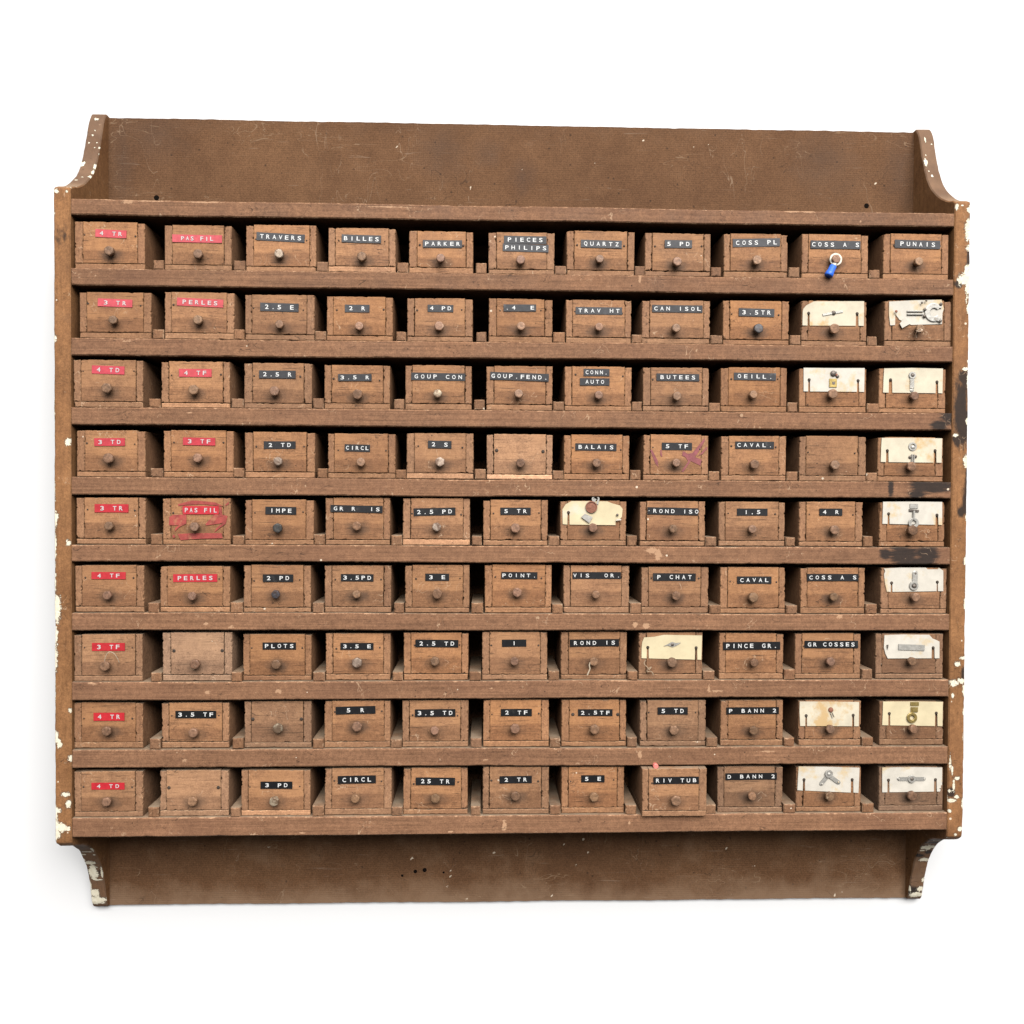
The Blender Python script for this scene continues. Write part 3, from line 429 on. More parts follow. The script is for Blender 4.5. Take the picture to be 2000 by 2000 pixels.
def simple(name, base, rough=0.5, metal=0.0, var=0.25, scale=300.0, spots=None, spot_at=0.6, bump=0.2, spec=0.4):
    N = Nt(name)
    tc = N.n('ShaderNodeTexCoord'); oi = N.n('ShaderNodeObjectInfo')
    off = N.n('ShaderNodeVectorMath', operation='MULTIPLY_ADD')
    cmb = N.n('ShaderNodeCombineXYZ')
    for k in range(3):
        N.put(cmb.inputs[k], oi.outputs['Random'])
    N.put(off.inputs[0], cmb.outputs[0]); off.inputs[1].default_value = (31.0, 17.0, 23.0); N.put(off.inputs[2], tc.outputs['Object'])
    V = off.outputs[0]
    a = N.noise(V, scale, 4.0, 0.6)
    c = N.mix(N.ramp(a, 0.3, 0.7), tuple(x * (1 - var) for x in base), tuple(min(1.0, x * (1 + var)) for x in base))
    if spots:
        b = N.noise(V, scale * 0.45, 5.0, 0.65)
        c = N.mix(N.ramp(b, spot_at, spot_at + 0.1, 0, 0.85), c, spots)
    csep = N.n('ShaderNodeMix', data_type='RGBA', blend_type='MULTIPLY')
    csep.inputs[0].default_value = 1.0
    N.put(csep.inputs[6], c); N.put(csep.inputs[7], oi.outputs['Color'])
    N.put(N.bsdf.inputs['Base Color'], csep.outputs[2])
    N.bsdf.inputs['Roughness'].default_value = rough
    N.bsdf.inputs['Metallic'].default_value = metal
    N.bsdf.inputs['Specular IOR Level'].default_value = spec
    N.bump(a, bump, 0.0005)
    return N.mat


BARE = (0.46, 0.25, 0.125)
M = {}
M['front'] = wood('drawer_front_paint', (0.245, 0.110, 0.047), (0.365, 0.172, 0.075), BARE, (16, 90, 380), 0.5, grime=True, edge_amt=0.45)
M['side'] = wood('drawer_side_paint', (0.225, 0.105, 0.050), (0.335, 0.165, 0.080), BARE, (200, 200, 60), 0.3, end=True, edge_amt=0.6)
M['base'] = wood('drawer_base_paint', (0.225, 0.108, 0.052), (0.345, 0.170, 0.082), BARE, (12, 90, 420), 0.5, edge_amt=0.9, speck=0.95)
M['shelf'] = wood('shelf_paint', (0.135, 0.066, 0.035), (0.275, 0.137, 0.073), (0.45, 0.26, 0.15), (7, 60, 330), 0.62, edge_amt=0.8, speck=0.955)
M['divider'] = wood('divider_paint', (0.165, 0.080, 0.040), (0.275, 0.136, 0.068), (0.40, 0.25, 0.15), (200, 30, 200), 0.4, end=True, edge_amt=0.8)
M['panel'] = wood('side_panel_paint', (0.170, 0.078, 0.031), (0.300, 0.142, 0.058), (0.40, 0.24, 0.13), (90, 90, 12), 0.35, cream_edge=True, vertical=True, edge_amt=0.3, speck=0.95)


def hardboard():
    N = Nt('hardboard_back')
    tc = N.n('ShaderNodeTexCoord'); V = tc.outputs['Object']
    bl = N.noise(V, 7.0, 5.0, 0.6); b2 = N.noise(V, 30.0, 4.0, 0.65); fine = N.noise(V, 650.0, 3.0, 0.6)
    c = N.mix(N.ramp(N.math('ADD', N.math('MULTIPLY', bl, 0.6), N.math('MULTIPLY', b2, 0.4)), 0.35, 0.65), (0.096, 0.047, 0.0235), (0.138, 0.070, 0.0345))
    c = N.mix(1.0, c, N.mix(N.ramp(fine, 0.3, 0.7), (0.72, 0.72, 0.72), (1.28, 1.28, 1.28)), 'MULTIPLY')
    wv = N.n('ShaderNodeTexWave', wave_type='BANDS', bands_direction='Z')
    N.put(wv.inputs['Vector'], V); wv.inputs['Scale'].default_value = 118.0; wv.inputs['Distortion'].default_value = 1.2
    wv.inputs['Detail'].default_value = 2.0; wv.inputs['Detail Scale'].default_value = 3.0
    fade = N.noise(V, 12.0, 3.0)
    c = N.mix(N.math('MULTIPLY', N.ramp(wv.outputs['Fac'], 0.2, 0.8), N.ramp(fade, 0.38, 0.65, 0.0, 0.17)), c, (0.055, 0.031, 0.018))
    wx = N.n('ShaderNodeTexWave', wave_type='BANDS', bands_direction='X')
    N.put(wx.inputs['Vector'], V); wx.inputs['Scale'].default_value = 126.0; wx.inputs['Distortion'].default_value = 1.0
    c = N.mix(N.math('MULTIPLY', N.ramp(wx.outputs['Fac'], 0.3, 0.9), N.ramp(b2, 0.45, 0.7, 0.0, 0.16)), c, (0.20, 0.108, 0.060))
    d2, q1, q2 = N.voro(V, 150.0)
    dk = N.math('MULTIPLY', N.math('LESS_THAN', d2, N.math('MULTIPLY', q2, 0.2)), N.math('GREATER_THAN', q1, 0.86))
    c = N.mix(N.math('MULTIPLY', dk, 0.65), c, (0.03, 0.018, 0.012))
    st = N.attr('dirt')
    sn = N.math('MULTIPLY', N.math('SUBTRACT', N.noise(V, 60.0, 4.0), 0.5), 0.8)
    c = N.mix(N.ramp(N.math('ADD', st, sn), 0.15, 1.0, 0, 0.5), c, (0.050, 0.036, 0.030))
    du = N.attr('dust')
    c = N.mix(N.ramp(N.math('ADD', du, N.math('MULTIPLY', N.math('SUBTRACT', b2, 0.5), 1.6)), 0.3, 1.1, 0, 0.6), c, (0.215, 0.140, 0.090))
    ch = N.attr('chip')
    cm = N.ramp(N.math('ADD', ch, N.math('MULTIPLY', N.math('SUBTRACT', N.noise(V, 500.0, 3.0), 0.5), 0.9)), 0.42, 0.58)
    c = N.mix(N.math('MULTIPLY', cm, 0.85), c, (0.62, 0.52, 0.40))
    d, r1, r2 = N.voro(V, 70.0)
    sk = N.math('MULTIPLY', N.math('LESS_THAN', d, N.math('MULTIPLY', r2, 0.10)), N.math('GREATER_THAN', r1, 0.965))
    c = N.mix(N.math('MULTIPLY', sk, 0.7), c, (0.5, 0.42, 0.33))
    for sv, sw, mc, cc in (((0.6, 1, 2.0), 0.005, 0.55, (0.24, 0.16, 0.10)), ((1.6, 1, 0.6), 0.004, 0.58, (0.26, 0.18, 0.12)), ((1.0, 1, 1.0), 0.005, 0.60, (0.03, 0.018, 0.012))):
        q = N.math('ABSOLUTE', N.math('SUBTRACT', N.noise(N.scaled(V, sv), 34.0, 2.0, 0.5, 0.7), 0.5))
        mm = N.math('MULTIPLY', N.math('LESS_THAN', q, sw), N.ramp(N.noise(N.scaled(V, sv), 13.0 + 40 * sw, 2.0), mc, mc + 0.04))
        c = N.mix(N.math('MULTIPLY', mm, 0.5), c, cc)
    sc = N.noise(N.scaled(V, (12, 12, 260)), 1.0, 2.0, 0.5, 2.5)
    c = N.mix(N.ramp(sc, 0.70, 0.74, 0, 0.35), c, (0.25, 0.18, 0.13))
    N.put(N.bsdf.inputs['Base Color'], c)
    N.bsdf.inputs['Roughness'].default_value = 0.8
    N.bsdf.inputs['Specular IOR Level'].default_value = 0.1
    N.bump(N.math('ADD', N.math('MULTIPLY', wv.outputs['Fac'], 0.4), fine), 0.35, 0.0005)
    return N.mat


M['back'] = hardboard()
M['knob'] = simple('painted_bolt', (0.195, 0.110, 0.066), 0.5, 0.15, 0.45, 320.0, (0.36, 0.25, 0.17), 0.62, 0.7)
M['knob_worn'] = simple('worn_steel_bolt', (0.30, 0.235, 0.18), 0.42, 0.35, 0.4, 300.0, (0.12, 0.07, 0.045), 0.48, 0.6)
M['knob_dark'] = simple('dark_steel_bolt', (0.066, 0.064, 0.068), 0.45, 0.4, 0.4, 300.0, (0.06, 0.04, 0.03), 0.5, 0.5)
M['tape_black'] = simple('black_tape', (0.012, 0.012, 0.013), 0.42, 0, 0.2, 200.0, (0.030, 0.030, 0.030), 0.60, 0.15, 0.25)
M['tape_red'] = simple('red_tape', (0.40, 0.024, 0.032), 0.42, 0, 0.15, 200.0, None, 0.6, 0.15, 0.25)
M['letter'] = simple('white_embossing', (0.56, 0.56, 0.55), 0.5, 0, 0.06, 900.0, (0.45, 0.45, 0.45), 0.66, 0.1)
M['cream'] = simple('cream_card', (0.51, 0.455, 0.35), 0.8, 0, 0.12, 60.0, (0.46, 0.30, 0.13), 0.53, 0.3)
M['white'] = simple('white_card', (0.50, 0.465, 0.405), 0.8, 0, 0.10, 70.0, (0.50, 0.38, 0.22), 0.55, 0.3)
M['yellow'] = simple('yellowed_card', (0.53, 0.45, 0.29), 0.8, 0, 0.12, 45.0, (0.56, 0.51, 0.42), 0.56, 0.3)
M['card'] = M['white']
M['steel'] = simple('dull_steel', (0.38, 0.365, 0.335), 0.42, 0.4, 0.2, 250.0, (0.22, 0.19, 0.16), 0.58, 0.5)
M['darksteel'] = simple('dark_old_steel', (0.13, 0.11, 0.095), 0.5, 0.5, 0.4, 400.0, None, 0.6, 0.5)
M['brass'] = simple('old_brass', (0.38, 0.28, 0.10), 0.4, 0.7, 0.3, 250.0, (0.16, 0.11, 0.05), 0.58, 0.4)
M['rust'] = simple('rusty_iron', (0.23, 0.095, 0.06), 0.75, 0.1, 0.35, 350.0, (0.12, 0.05, 0.035), 0.55, 0.6)
M['nail'] = simple('nail_iron', (0.05, 0.035, 0.026), 0.7, 0.2, 0.4, 500.0)
M['hole'] = simple('hole_shade', (0.008, 0.006, 0.005), 0.9, 0, 0.2, 200.0, spec=0.0)
M['red_stroke'] = simple('dried_red_paint', (0.27, 0.045, 0.037), 0.6, 0, 0.35, 160.0, (0.34, 0.13, 0.07), 0.58, 0.2)
M['violet_stroke'] = simple('dried_violet_paint', (0.20, 0.055, 0.060), 0.6, 0, 0.35, 160.0, (0.26, 0.10, 0.07), 0.55, 0.2)
M['blue'] = simple('blue_vinyl', (0.03, 0.13, 0.60), 0.35, 0, 0.12, 200.0)
M['pink'] = simple('pink_plastic', (0.72, 0.20, 0.17), 0.4, 0, 0.1, 200.0)
M['thread'] = simple('pale_thread', (0.42, 0.34, 0.25), 0.8, 0, 0.1, 300.0)
M['wire'] = simple('bare_wire', (0.60, 0.47, 0.36), 0.35, 0.5, 0.15, 300.0)
M['wall'] = simple('white_backdrop_paint', (0.66, 0.663, 0.672), 0.9, 0, 0.004, 8.0, bump=0.0, spec=0.0)


# ------------------------------------------------------------------ mesh helpers
def make(name, verts, faces, mat, parent=None, loc=(0, 0, 0), rot=None, attrs=None, color=None, recalc=True, smooth=False):
    me = bpy.data.meshes.new(name)
    me.from_pydata([tuple(v) for v in verts], [], [tuple(f) for f in faces])
    if recalc:
        bm = bmesh.new(); bm.from_mesh(me); bmesh.ops.recalc_face_normals(bm, faces=bm.faces); bm.to_mesh(me); bm.free()
    if attrs:
        for k, vals in attrs.items():
            at = me.attributes.new(k, 'FLOAT', 'POINT')
            at.data.foreach_set('value', np.asarray(vals, dtype=np.float32))
    if smooth:
        me.polygons.foreach_set('use_smooth', [True] * len(me.polygons))
    me.materials.append(mat)
    o = bpy.data.objects.new(name, me)
    COL.objects.link(o)
    o.location = loc
    if rot:
        o.rotation_euler = rot
    if parent:
        o.parent = parent
    if color:
        o.color = color
    return o


def empty(name, loc, label, cat, group=None):
    o = bpy.data.objects.new(name, None)
    o.empty_display_size = 0.01
    COL.objects.link(o); o.location = loc
    o['label'] = label; o['category'] = cat
    if group:
        o['group'] = group
    return o


def nz(x, y, z=0.0):
    return mnoise.noise(Vector((x, y, z)))


def rbox(x0, x1, z0, z1, y0, y1, res=0.003, r=0.0006, jit=0.0004, seed=0.0, zf=None, freq=180.0, warp=None):
    """A board seen from the front (-y): gridded face, worn rounded arris, body running back to y1."""
    nx = max(2, int(math.ceil((x1 - x0) / res))); nzc = max(2, int(math.ceil((z1 - z0) / res)))
    V = []; E = []; F = []
    idx = lambda i, j: j * (nx + 1) + i
    for j in range(nzc + 1):
        for i in range(nx + 1):
            x = x0 + r + (x1 - x0 - 2 * r) * i / nx; z = z0 + r + (z1 - z0 - 2 * r) * j / nzc
            V.append([x, y0 + 0.00012 * nz(x * 90, z * 90, seed), z])
            e = 0.75 if i in (0, nx) or j in (0, nzc) else 0.0
            E.append(e)
    for j in range(nzc):
        for i in range(nx):
            F.append((idx(i, j), idx(i + 1, j), idx(i + 1, j + 1), idx(i, j + 1)))
    loop = [(i, 0) for i in range(nx)] + [(nx, j) for j in range(nzc)] + [(i, nzc) for i in range(nx, 0, -1)] + [(0, j) for j in range(nzc, 0, -1)]
    L = len(loop)
    base = len(V)
    outer = []
    for (i, j) in loop:
        v = V[idx(i, j)]
        x, z = v[0], v[2]
        dx = -1 if i == 0 else (1 if i == nx else 0); dz = -1 if j == 0 else (1 if j == nzc else 0)
        a = nz(x * freq, z * freq, seed); b = nz(x * freq * 3.1, z * freq * 3.1, seed + 5)
        bite = max(0.0, a * 0.8 + b * 0.6 - 0.12) * jit * 2.2
        V[idx(i, j)][0] -= dx * bite; V[idx(i, j)][2] -= dz * bite
        outer.append((x + dx * (r - bite * 0.8), z + dz * (r - bite * 0.8), x + dx * r, z + dz * r))
    for (x, z, _, _) in outer:
        V.append([x, y0 + r, z]); E.append(1.0)
    y2 = min(y0 + 0.004, (y0 + y1) / 2)
    for (_, _, x, z) in outer:
        V.append([x, y2, z]); E.append(0.25)
    for (_, _, x, z) in outer:
        V.append([x, y1, z]); E.append(0.0)
    for k in range(L):
        a, b = k, (k + 1) % L
        F.append((idx(*loop[a]), idx(*loop[b]), base + b, base + a))
        for ring in (0, 1):
            F.append((base + ring * L + a, base + ring * L + b, base + (ring + 1) * L + b, base + (ring + 1) * L + a))
    F.append(tuple(base + 2 * L + k for k in range(L)))
    if zf:
        for v in V:
            v[2] = zf(v[0], v[2])
    if warp:
        for v in V:
            v[0], v[2] = warp(v[0], v[2])
    return V, F, E


def blobs(pts, lst, three=False):
    """Largest membership of each point in a list of flat ellipses; 1 at a centre, 0.5 on the rim."""
    P = np.asarray(pts, dtype=float) * 1000.0
    out = np.zeros(len(P))
    for q in lst:
        if three:
            x, y, z, rx, rs = q
            dx = (P[:, 0] - x) / max(rx * 1.25, 1.0); ds = np.sqrt((P[:, 1] - y) ** 2 + (P[:, 2] - z) ** 2) / max(rs * 1.2, 1.0)
        else:
            x, z, rx, rs = q
            dx = (P[:, 0] - x) / max(rx, .6); ds = (P[:, 2] - z) / max(rs, .6)
        d = np.sqrt(dx * dx + ds * ds)
        out = np.maximum(out, np.clip(1.0 - 0.5 * d, 0, 1))
    return out


def extrude_poly(pts, y0, th):
    n = len(pts)
    V = [(x, y0, z) for x, z in pts] + [(x, y0 + th, z) for x, z in pts]
    F = [tuple(range(n)), tuple(range(2 * n - 1, n - 1, -1))] + [(i, (i + 1) % n, n + (i + 1) % n, n + i) for i in range(n)]
    return V, F


def annulus(x, z, ro, ri, y0, th, a0=0.0, a1=360.0, n=28):
    full = abs(a1 - a0) >= 359.9
    k = n if full else n + 1
    V = []; F = []
    for i in range(k):
        a = math.radians(a0 + (a1 - a0) * i / n)
        c, s = math.cos(a), math.sin(a)
        V += [(x + ro * c, y0 + .0002, z + ro * s), (x + (ro * .9 + ri * .1) * c, y0, z + (ro * .9 + ri * .1) * s), (x + (ri * .9 + ro * .1) * c, y0, z + (ri * .9 + ro * .1) * s), (x + ri * c, y0 + .0002, z + ri * s), (x + ri * c, y0 + th, z + ri * s), (x + ro * c, y0 + th, z + ro * s)]
    for i in range(n):
        a = i * 6; b = ((i + 1) % k) * 6
        for q in range(6):
            F.append((a + q, b + q, b + (q + 1) % 6, a + (q + 1) % 6))
    if not full:
        F.append(tuple(range(6))); F.append(tuple(range((k - 1) * 6, k * 6)))
    return V, F


def dome(x, z, r, y0, h, n=14, rings=4):
    V = []; F = []
    for k in range(rings):
        a = k / rings * math.pi / 2
        for i in range(n):
            t = 2 * math.pi * i / n
            V.append((x + r * math.cos(a) * math.cos(t), y0 - h * math.sin(a), z + r * math.cos(a) * math.sin(t)))
    V.append((x, y0 - h, z))
    for k in range(rings - 1):
        for i in range(n):
            F.append((k * n + i, k * n + (i + 1) % n, (k + 1) * n + (i + 1) % n, (k + 1) * n + i))
    for i in range(n):
        F.append(((rings - 1) * n + i, (rings - 1) * n + (i + 1) % n, rings * n))
    F.append(tuple(range(n)))
    return V, F


def tube(pts, r, n=8):
    P = [Vector(p) for p in pts]
    V = []; F = []
    for i, p in enumerate(P):
        d = (P[min(i + 1, len(P) - 1)] - P[max(i - 1, 0)]).normalized()
        u = d.cross(Vector((0.13, 1, 0.21))).normalized(); w = d.cross(u)
        rr = r[i] if isinstance(r, (list, tuple)) else r
        for k in range(n):
            t = 2 * math.pi * k / n
            V.append(tuple(p + u * rr * math.cos(t) + w * rr * math.sin(t)))
    for i in range(len(P) - 1):
        for k in range(n):
            F.append((i * n + k, i * n + (k + 1) % n, (i + 1) * n + (k + 1) % n, (i + 1) * n + k))
    F.append(tuple(range(n))); F.append(tuple(range((len(P) - 1) * n, len(P) * n)))
    return V, F


def spline(pts, sub=6):
    out = []
    n = len(pts)
    P = [Vector(p) for p in pts]
    for i in range(n - 1):
        p0, p1, p2, p3 = P[max(i - 1, 0)], P[i], P[i + 1], P[min(i + 2, n - 1)]
        for k in range(sub):
            t = k / sub
            out.append(0.5 * ((2 * p1) + (p2 - p0) * t + (2 * p0 - 5 * p1 + 4 * p2 - p3) * t * t + (3 * p1 - p0 - 3 * p2 + p3) * t ** 3))
    out.append(P[-1])
    return out


# ------------------------------------------------------------------ setting
wall = make('white_backdrop', [(-6, 0.1012, -4), (6, 0.1012, -4), (6, 0.1012, 4), (-6, 0.1012, 4), (-6, 0.2, -4), (6, 0.2, -4), (6, 0.2, 4), (-6, 0.2, 4)],
            [(0, 1, 2, 3), (4, 7, 6, 5), (0, 4, 5, 1), (1, 5, 6, 2), (2, 6, 7, 3), (3, 7, 4, 0)], M['wall'])  # plain surface added behind the cabinet to catch its soft shadow
wall['kind'] = 'structure'; wall['label'] = 'plain white backdrop added behind the wooden drawer cabinet to catch its shadow'; wall['category'] = 'wall'

# ------------------------------------------------------------------ cabinet
HALF = 0.515
TH = 0.0185
INN = HALF - TH
DEPTH = 0.0966
cab = empty('parts_cabinet', (0, 0.05, -0.4185), 'wide brown wooden wall cabinet, nine rows of drawers, chipped paint on its curved sides', 'cabinet')


def cabpart(name, V, F, mat, **kw):
    V = [(v[0], v[1] - 0.05, v[2] + 0.4185) for v in V]
    o = make(name, V, F, mat, cab, **kw)
    return o


RAILS = [[v / 1000 for v in q] for q in DATA['rails']]
for k, (tl, tr, bl_, br_) in enumerate(RAILS):
    z0, z1 = (bl_ + br_) / 2, (tl + tr) / 2

    def zf(x, z, tl=tl, tr=tr, b0=bl_, b1=br_, z0=z0, z1=z1, k=k):
        a = (x + INN) / (2 * INN); t = (z - z0) / (z1 - z0)
        return (b0 * (1 - a) + b1 * a) * (1 - t) + (tl * (1 - a) + tr * a) * t + 0.0007 * nz(x * 7.0, k * 3.7) + 0.00025 * nz(x * 40.0, k * 9.1)
    V, F, E = rbox(-INN + .0003, INN - .0003, z0, z1, 0.0, DEPTH - .0002, 0.0025, 0.0011, 0.0005, k * 7.3, zf, 60.0)
    cl = [[q[1], q[2], q[3] * .8, q[4] * .75] for q in DATA['railc'] if q[0] == k]; dl = [[q[1], q[2], q[3] * 1.3, q[4] * 1.45] for q in DATA['raild'] if q[0] == k]
    front = np.array([v[1] < 0.006 for v in V], dtype=float)
    tone = [0.93, 0.95, 1.0, 1.0, 1.0, 1.02, 1.02, 1.0, 1.0, 1.06][k]
    cabpart('shelf', V, F, M['shelf'], attrs={'edge': E, 'chip': blobs(V, cl) * front, 'dirt': blobs(V, dl) * front}, color=(tone, 0.07, 0, 1))

# back panel of hardboard, seen above the top shelf and below the bottom one
nxp, nzp = 330, 300
V = []; F = []
zb, zt = -0.4174, 0.5449
for j in range(nzp + 1):
    for i in range(nxp + 1):
        x = -INN + 2 * INN * i / nxp; z = zb + (zt - zb) * j / nzp
        if j in (0, nzp):
            z += 0.0008 * nz(x * 9, j) + 0.0006 * nz(x * 90, j)
        V.append((x, DEPTH, z))
for j in range(nzp):
    for i in range(nxp):
        a = j * (nxp + 1) + i
        F.append((a, a + 1, a + nxp + 2, a + nxp + 1))
b0 = len(V)
rim = [i for i in range(nxp)] + [j * (nxp + 1) + nxp for j in range(nzp)] + [nzp * (nxp + 1) + i for i in range(nxp, 0, -1)] + [j * (nxp + 1) for j in range(nzp, 0, -1)]
V += [(V[i][0], DEPTH + 0.0034, V[i][2]) for i in rim]
nr = len(rim)
F += [(rim[k], rim[(k + 1) % nr], b0 + (k + 1) % nr, b0 + k) for k in range(nr)] + [tuple(b0 + k for k in range(nr))]
sp = [[x, z, max(min(r, 2.2) * .8, .9), max(min(r, 2.2) * .8, .9)] for x, z, r in DATA['specks']]
Z = np.array([v[2] for v in V])
dust = np.clip((0.032 - (Z - zb)) / 0.03, 0, 1) * 0.75 + np.clip((0.14 - (Z - zb)) / 0.02, 0, 1) * 0.30  # settled dust, also lightening the lower panel to offset its shade
dirt_back = np.maximum(blobs(V, DATA['stains']) * 0.75, np.clip((0.03 - (zt - Z)) / 0.03, 0, 1) * 0.3)
cabpart('back_panel', V, F, M['back'], attrs={'chip': blobs(V, sp), 'dirt': dirt_back, 'dust': dust}, recalc=True)
for x, z, r in DATA['holes']:
    x, z, r = x / 1000, z / 1000, r / 1000
    V, F = dome(x, z, r, DEPTH - .0002, 0.0003, 16, 2)
    cabpart('painted_screw_hole', V, F, M['hole'])  # raised black discs; the shade inside the holes is painted on

# side panels: one profile swept across the thickness, front edge gridded for its worn paint
prof = [Vector((a, b)) for a, b in DATA['path']]
fine_pts = []
sm = spline([(p[0], p[1], 0) for p in prof], 8)
acc = [0.0]
for a, b in zip(sm, sm[1:]):
    acc.append(acc[-1] + (b - a).length)
NS = 900
sidx = 0
for k in range(NS + 1):
    s = acc[-1] * k / NS
    while sidx < len(acc) - 2 and acc[sidx + 1] < s:
        sidx += 1
    t = (s - acc[sidx]) / max(1e-9, acc[sidx + 1] - acc[sidx])
    fine_pts.append(sm[sidx].lerp(sm[sidx + 1], t))
for sd, sgn in (('L', -1), ('R', 1)):
    xa, xb = (-HALF, -INN) if sgn < 0 else (INN, HALF)
    rr = 0.0016
    NXS = 16
    V = []; F = []; E = []
    for k, p in enumerate(fine_pts):
        a = fine_pts[max(k - 1, 0)]; b = fine_pts[min(k + 1, NS)]
        tx, tz = (b.x - a.x), (b.y - a.y); ln = math.hypot(tx, tz) or 1
        ny, nzv = tz / ln, -tx / ln            # points into the wood when turned below
        if k == 0 or k == NS:
            pass
        inward = Vector((-ny, -nzv))
        for i in range(NXS + 1):
            x = xa + (xb - xa) * i / NXS
            dl = min(x - xa, xb - x)
            dep = 0.0
            outer_side = (i < NXS / 2) == (sgn < 0)
            R_ = rr * (1.25 if outer_side else 0.8)
            if dl < R_:
                dep = R_ - math.sqrt(max(0.0, R_ * R_ - (R_ - dl) ** 2))
            dep += 0.0003 * nz(x * 70, p.y * 70, sgn) + (max(0, nz(p.y * 85, p.x * 85, sgn * 3 + i // 9) - .15) * 0.0011 if dl < 0.0012 else 0)
            xw = x + (0.0006 * nz(p.y * 25, sgn * 7.1) + 0.0004 * nz(p.y * 130, sgn * 3.3) if outer_side else 0) * (1 if i in (0, NXS) else .6)
            V.append((xw, p.x + inward.x * dep * -1 if False else p.x + abs(dep) * (1 if True else 0) * max(0.0, -inward.x if inward.x < 0 else inward.x), p.y + (inward.y * dep)))
            E.append(1.0 if dl < 0.0008 else (0.4 if dl < 0.0022 else 0.0))
    W_ = NXS + 1
    for k in range(NS):
        for i in range(NXS):
            a = k * W_ + i
            F.append((a, a + 1, a + W_ + 1, a + W_))
    F.append((0, NXS, NS * W_ + NXS, NS * W_))
    ch = blobs(V, DATA['chips'][sd], True); di = blobs(V, DATA['dirt'][sd], True) * (1.0 if sgn > 0 else 0.5)
    zz = np.array([v[2] for v in V])
    du = np.clip((zz - 0.425) / 0.02, 0, 1) * 0.9 + np.clip((-0.312 - zz) / 0.01, 0, 1) * 0.8
    for i0 in (0, NXS):      # the flat cheeks, on vertices of their own so that the edge's wear stays on the edge
        nb = len(V)
        V += [V[k * W_ + i0] for k in range(NS + 1)]
        F.append(tuple(nb + k for k in range(NS + 1)))
    pad = np.zeros(2 * (NS + 1))
    E = E + [0.0] * len(pad); ch = np.concatenate([ch, pad]); di = np.concatenate([di, pad]); du = np.concatenate([du, pad])
    cabpart('side_panel', V, F, M['panel'], attrs={'edge': E, 'chip': ch, 'dirt': di, 'dust': du}, color=(1.0, 0.04, 0, 1))

# ------------------------------------------------------------------ lettering glyphs
GLYPH = {}


def glyph(c):
    if c in GLYPH:
        return GLYPH[c]
    cu = bpy.data.curves.new('glyph', 'FONT')
    cu.body = c; cu.size = 1.0; cu.offset = 0.017; cu.extrude = 0.05; cu.resolution_u = 3
    o = bpy.data.objects.new('glyph', cu)
    COL.objects.link(o)
    dg = bpy.context.evaluated_depsgraph_get(); dg.update()
    me = bpy.data.meshes.new_from_object(o.evaluated_get(dg))
    V = np.array([v.co[:] for v in me.vertices]); F = [tuple(p.vertices) for p in me.polygons]
    bpy.data.meshes.remove(me); bpy.data.objects.remove(o); bpy.data.curves.remove(cu)
    GLYPH[c] = (V, F)
    return GLYPH[c]


def lettering(text, w, h, pitch):
    """Embossed capitals in tape coordinates: x along, z up, facing -y."""
    cap = 0.53 * h
    Hv = glyph('H')[0]
    H0, H1 = Hv[:, 1].min(), Hv[:, 1].max()
    sc = cap / (H1 - H0)
    n = len(text)
    Vs = []; Fs = []
    for i, c in enumerate(text):
        if c == ' ':
            continue
        V, F = glyph(c)
        cx_ = (i - (n - 1) / 2) * pitch
        wd = V[:, 0].max() - V[:, 0].min()
        narrow = c in '.,1I\u00b7'
        sx = sc if narrow else min(pitch * 0.60, 0.0039) / wd
        if narrow:
            sx = sc * 1.15
        X = (V[:, 0] - (V[:, 0].max() + V[:, 0].min()) / 2) * sx + cx_
        Zv = (V[:, 1] - (H0 + H1) / 2) * sc
        Y = np.where(V[:, 2] > 0, -0.00030, 0.0001)
        b = len(Vs)
        jx = rng.uniform(-.00012, .00012); jz = rng.uniform(-.00012, .00012)
        Vs += [(X[k] + jx, Y[k], Zv[k] + jz) for k in range(len(V))]
        Fs += [tuple(b + q for q in f) for f in F]
    return Vs, Fs


# ------------------------------------------------------------------ drawers
ORD = ['top', 'second', 'third', 'fourth', 'fifth', 'sixth', 'seventh', 'eighth', 'bottom']
PLAIN = {(4, 6): 'brown drawer without a tape label, pale bare wood along its bottom edge, fourth row',
         (4, 10): 'plain clean brown wooden drawer with no label, second from right in the fourth row',
         (7, 2): 'greyish scuffed wooden drawer with paint flecks and no label, beside the 3 TF drawer',
         (8, 3): 'unlabelled brown drawer with pale worn knob, between the 3.5 TF and 5 R drawers',
         (9, 2): 'unlabelled dusty brown drawer between the 4 TD and 3 PD drawers, bottom row'}
GREY = {(7, 2): 0.24, (9, 2): 0.12, (4, 6): 0.16, (9, 1): 0.1, (9, 9): 0.18, (8, 8): 0.12, (7, 1): 0.1, (9, 11): 0.2, (7, 11): 0.15, (8, 3): 0.15}
TONE = {(7, 2): 1.14, (4, 6): 1.28, (9, 11): 0.86, (9, 10): 0.9, (7, 11): 0.86, (8, 11): 0.9, (9, 9): 0.92, (7, 1): .95, (4, 5): 1.1, (5, 5): 1.15, (9, 3): 1.15, (2, 11): .9, (9, 2): 1.05, (8, 8): .93}
BAREBASE = {(4, 6): 1.9, (4, 5): 1.45, (5, 5): 1.7, (9, 3): 1.5, (1, 4): 1.35, (4, 3): 1.25, (3, 2): 1.3, (6, 2): 1.2}
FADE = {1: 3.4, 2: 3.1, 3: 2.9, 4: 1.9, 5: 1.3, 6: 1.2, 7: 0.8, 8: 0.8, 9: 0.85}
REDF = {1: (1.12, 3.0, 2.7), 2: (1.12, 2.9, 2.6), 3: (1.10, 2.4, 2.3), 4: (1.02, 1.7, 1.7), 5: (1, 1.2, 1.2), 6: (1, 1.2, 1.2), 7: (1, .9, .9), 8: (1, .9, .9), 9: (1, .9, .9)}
drawers = {}


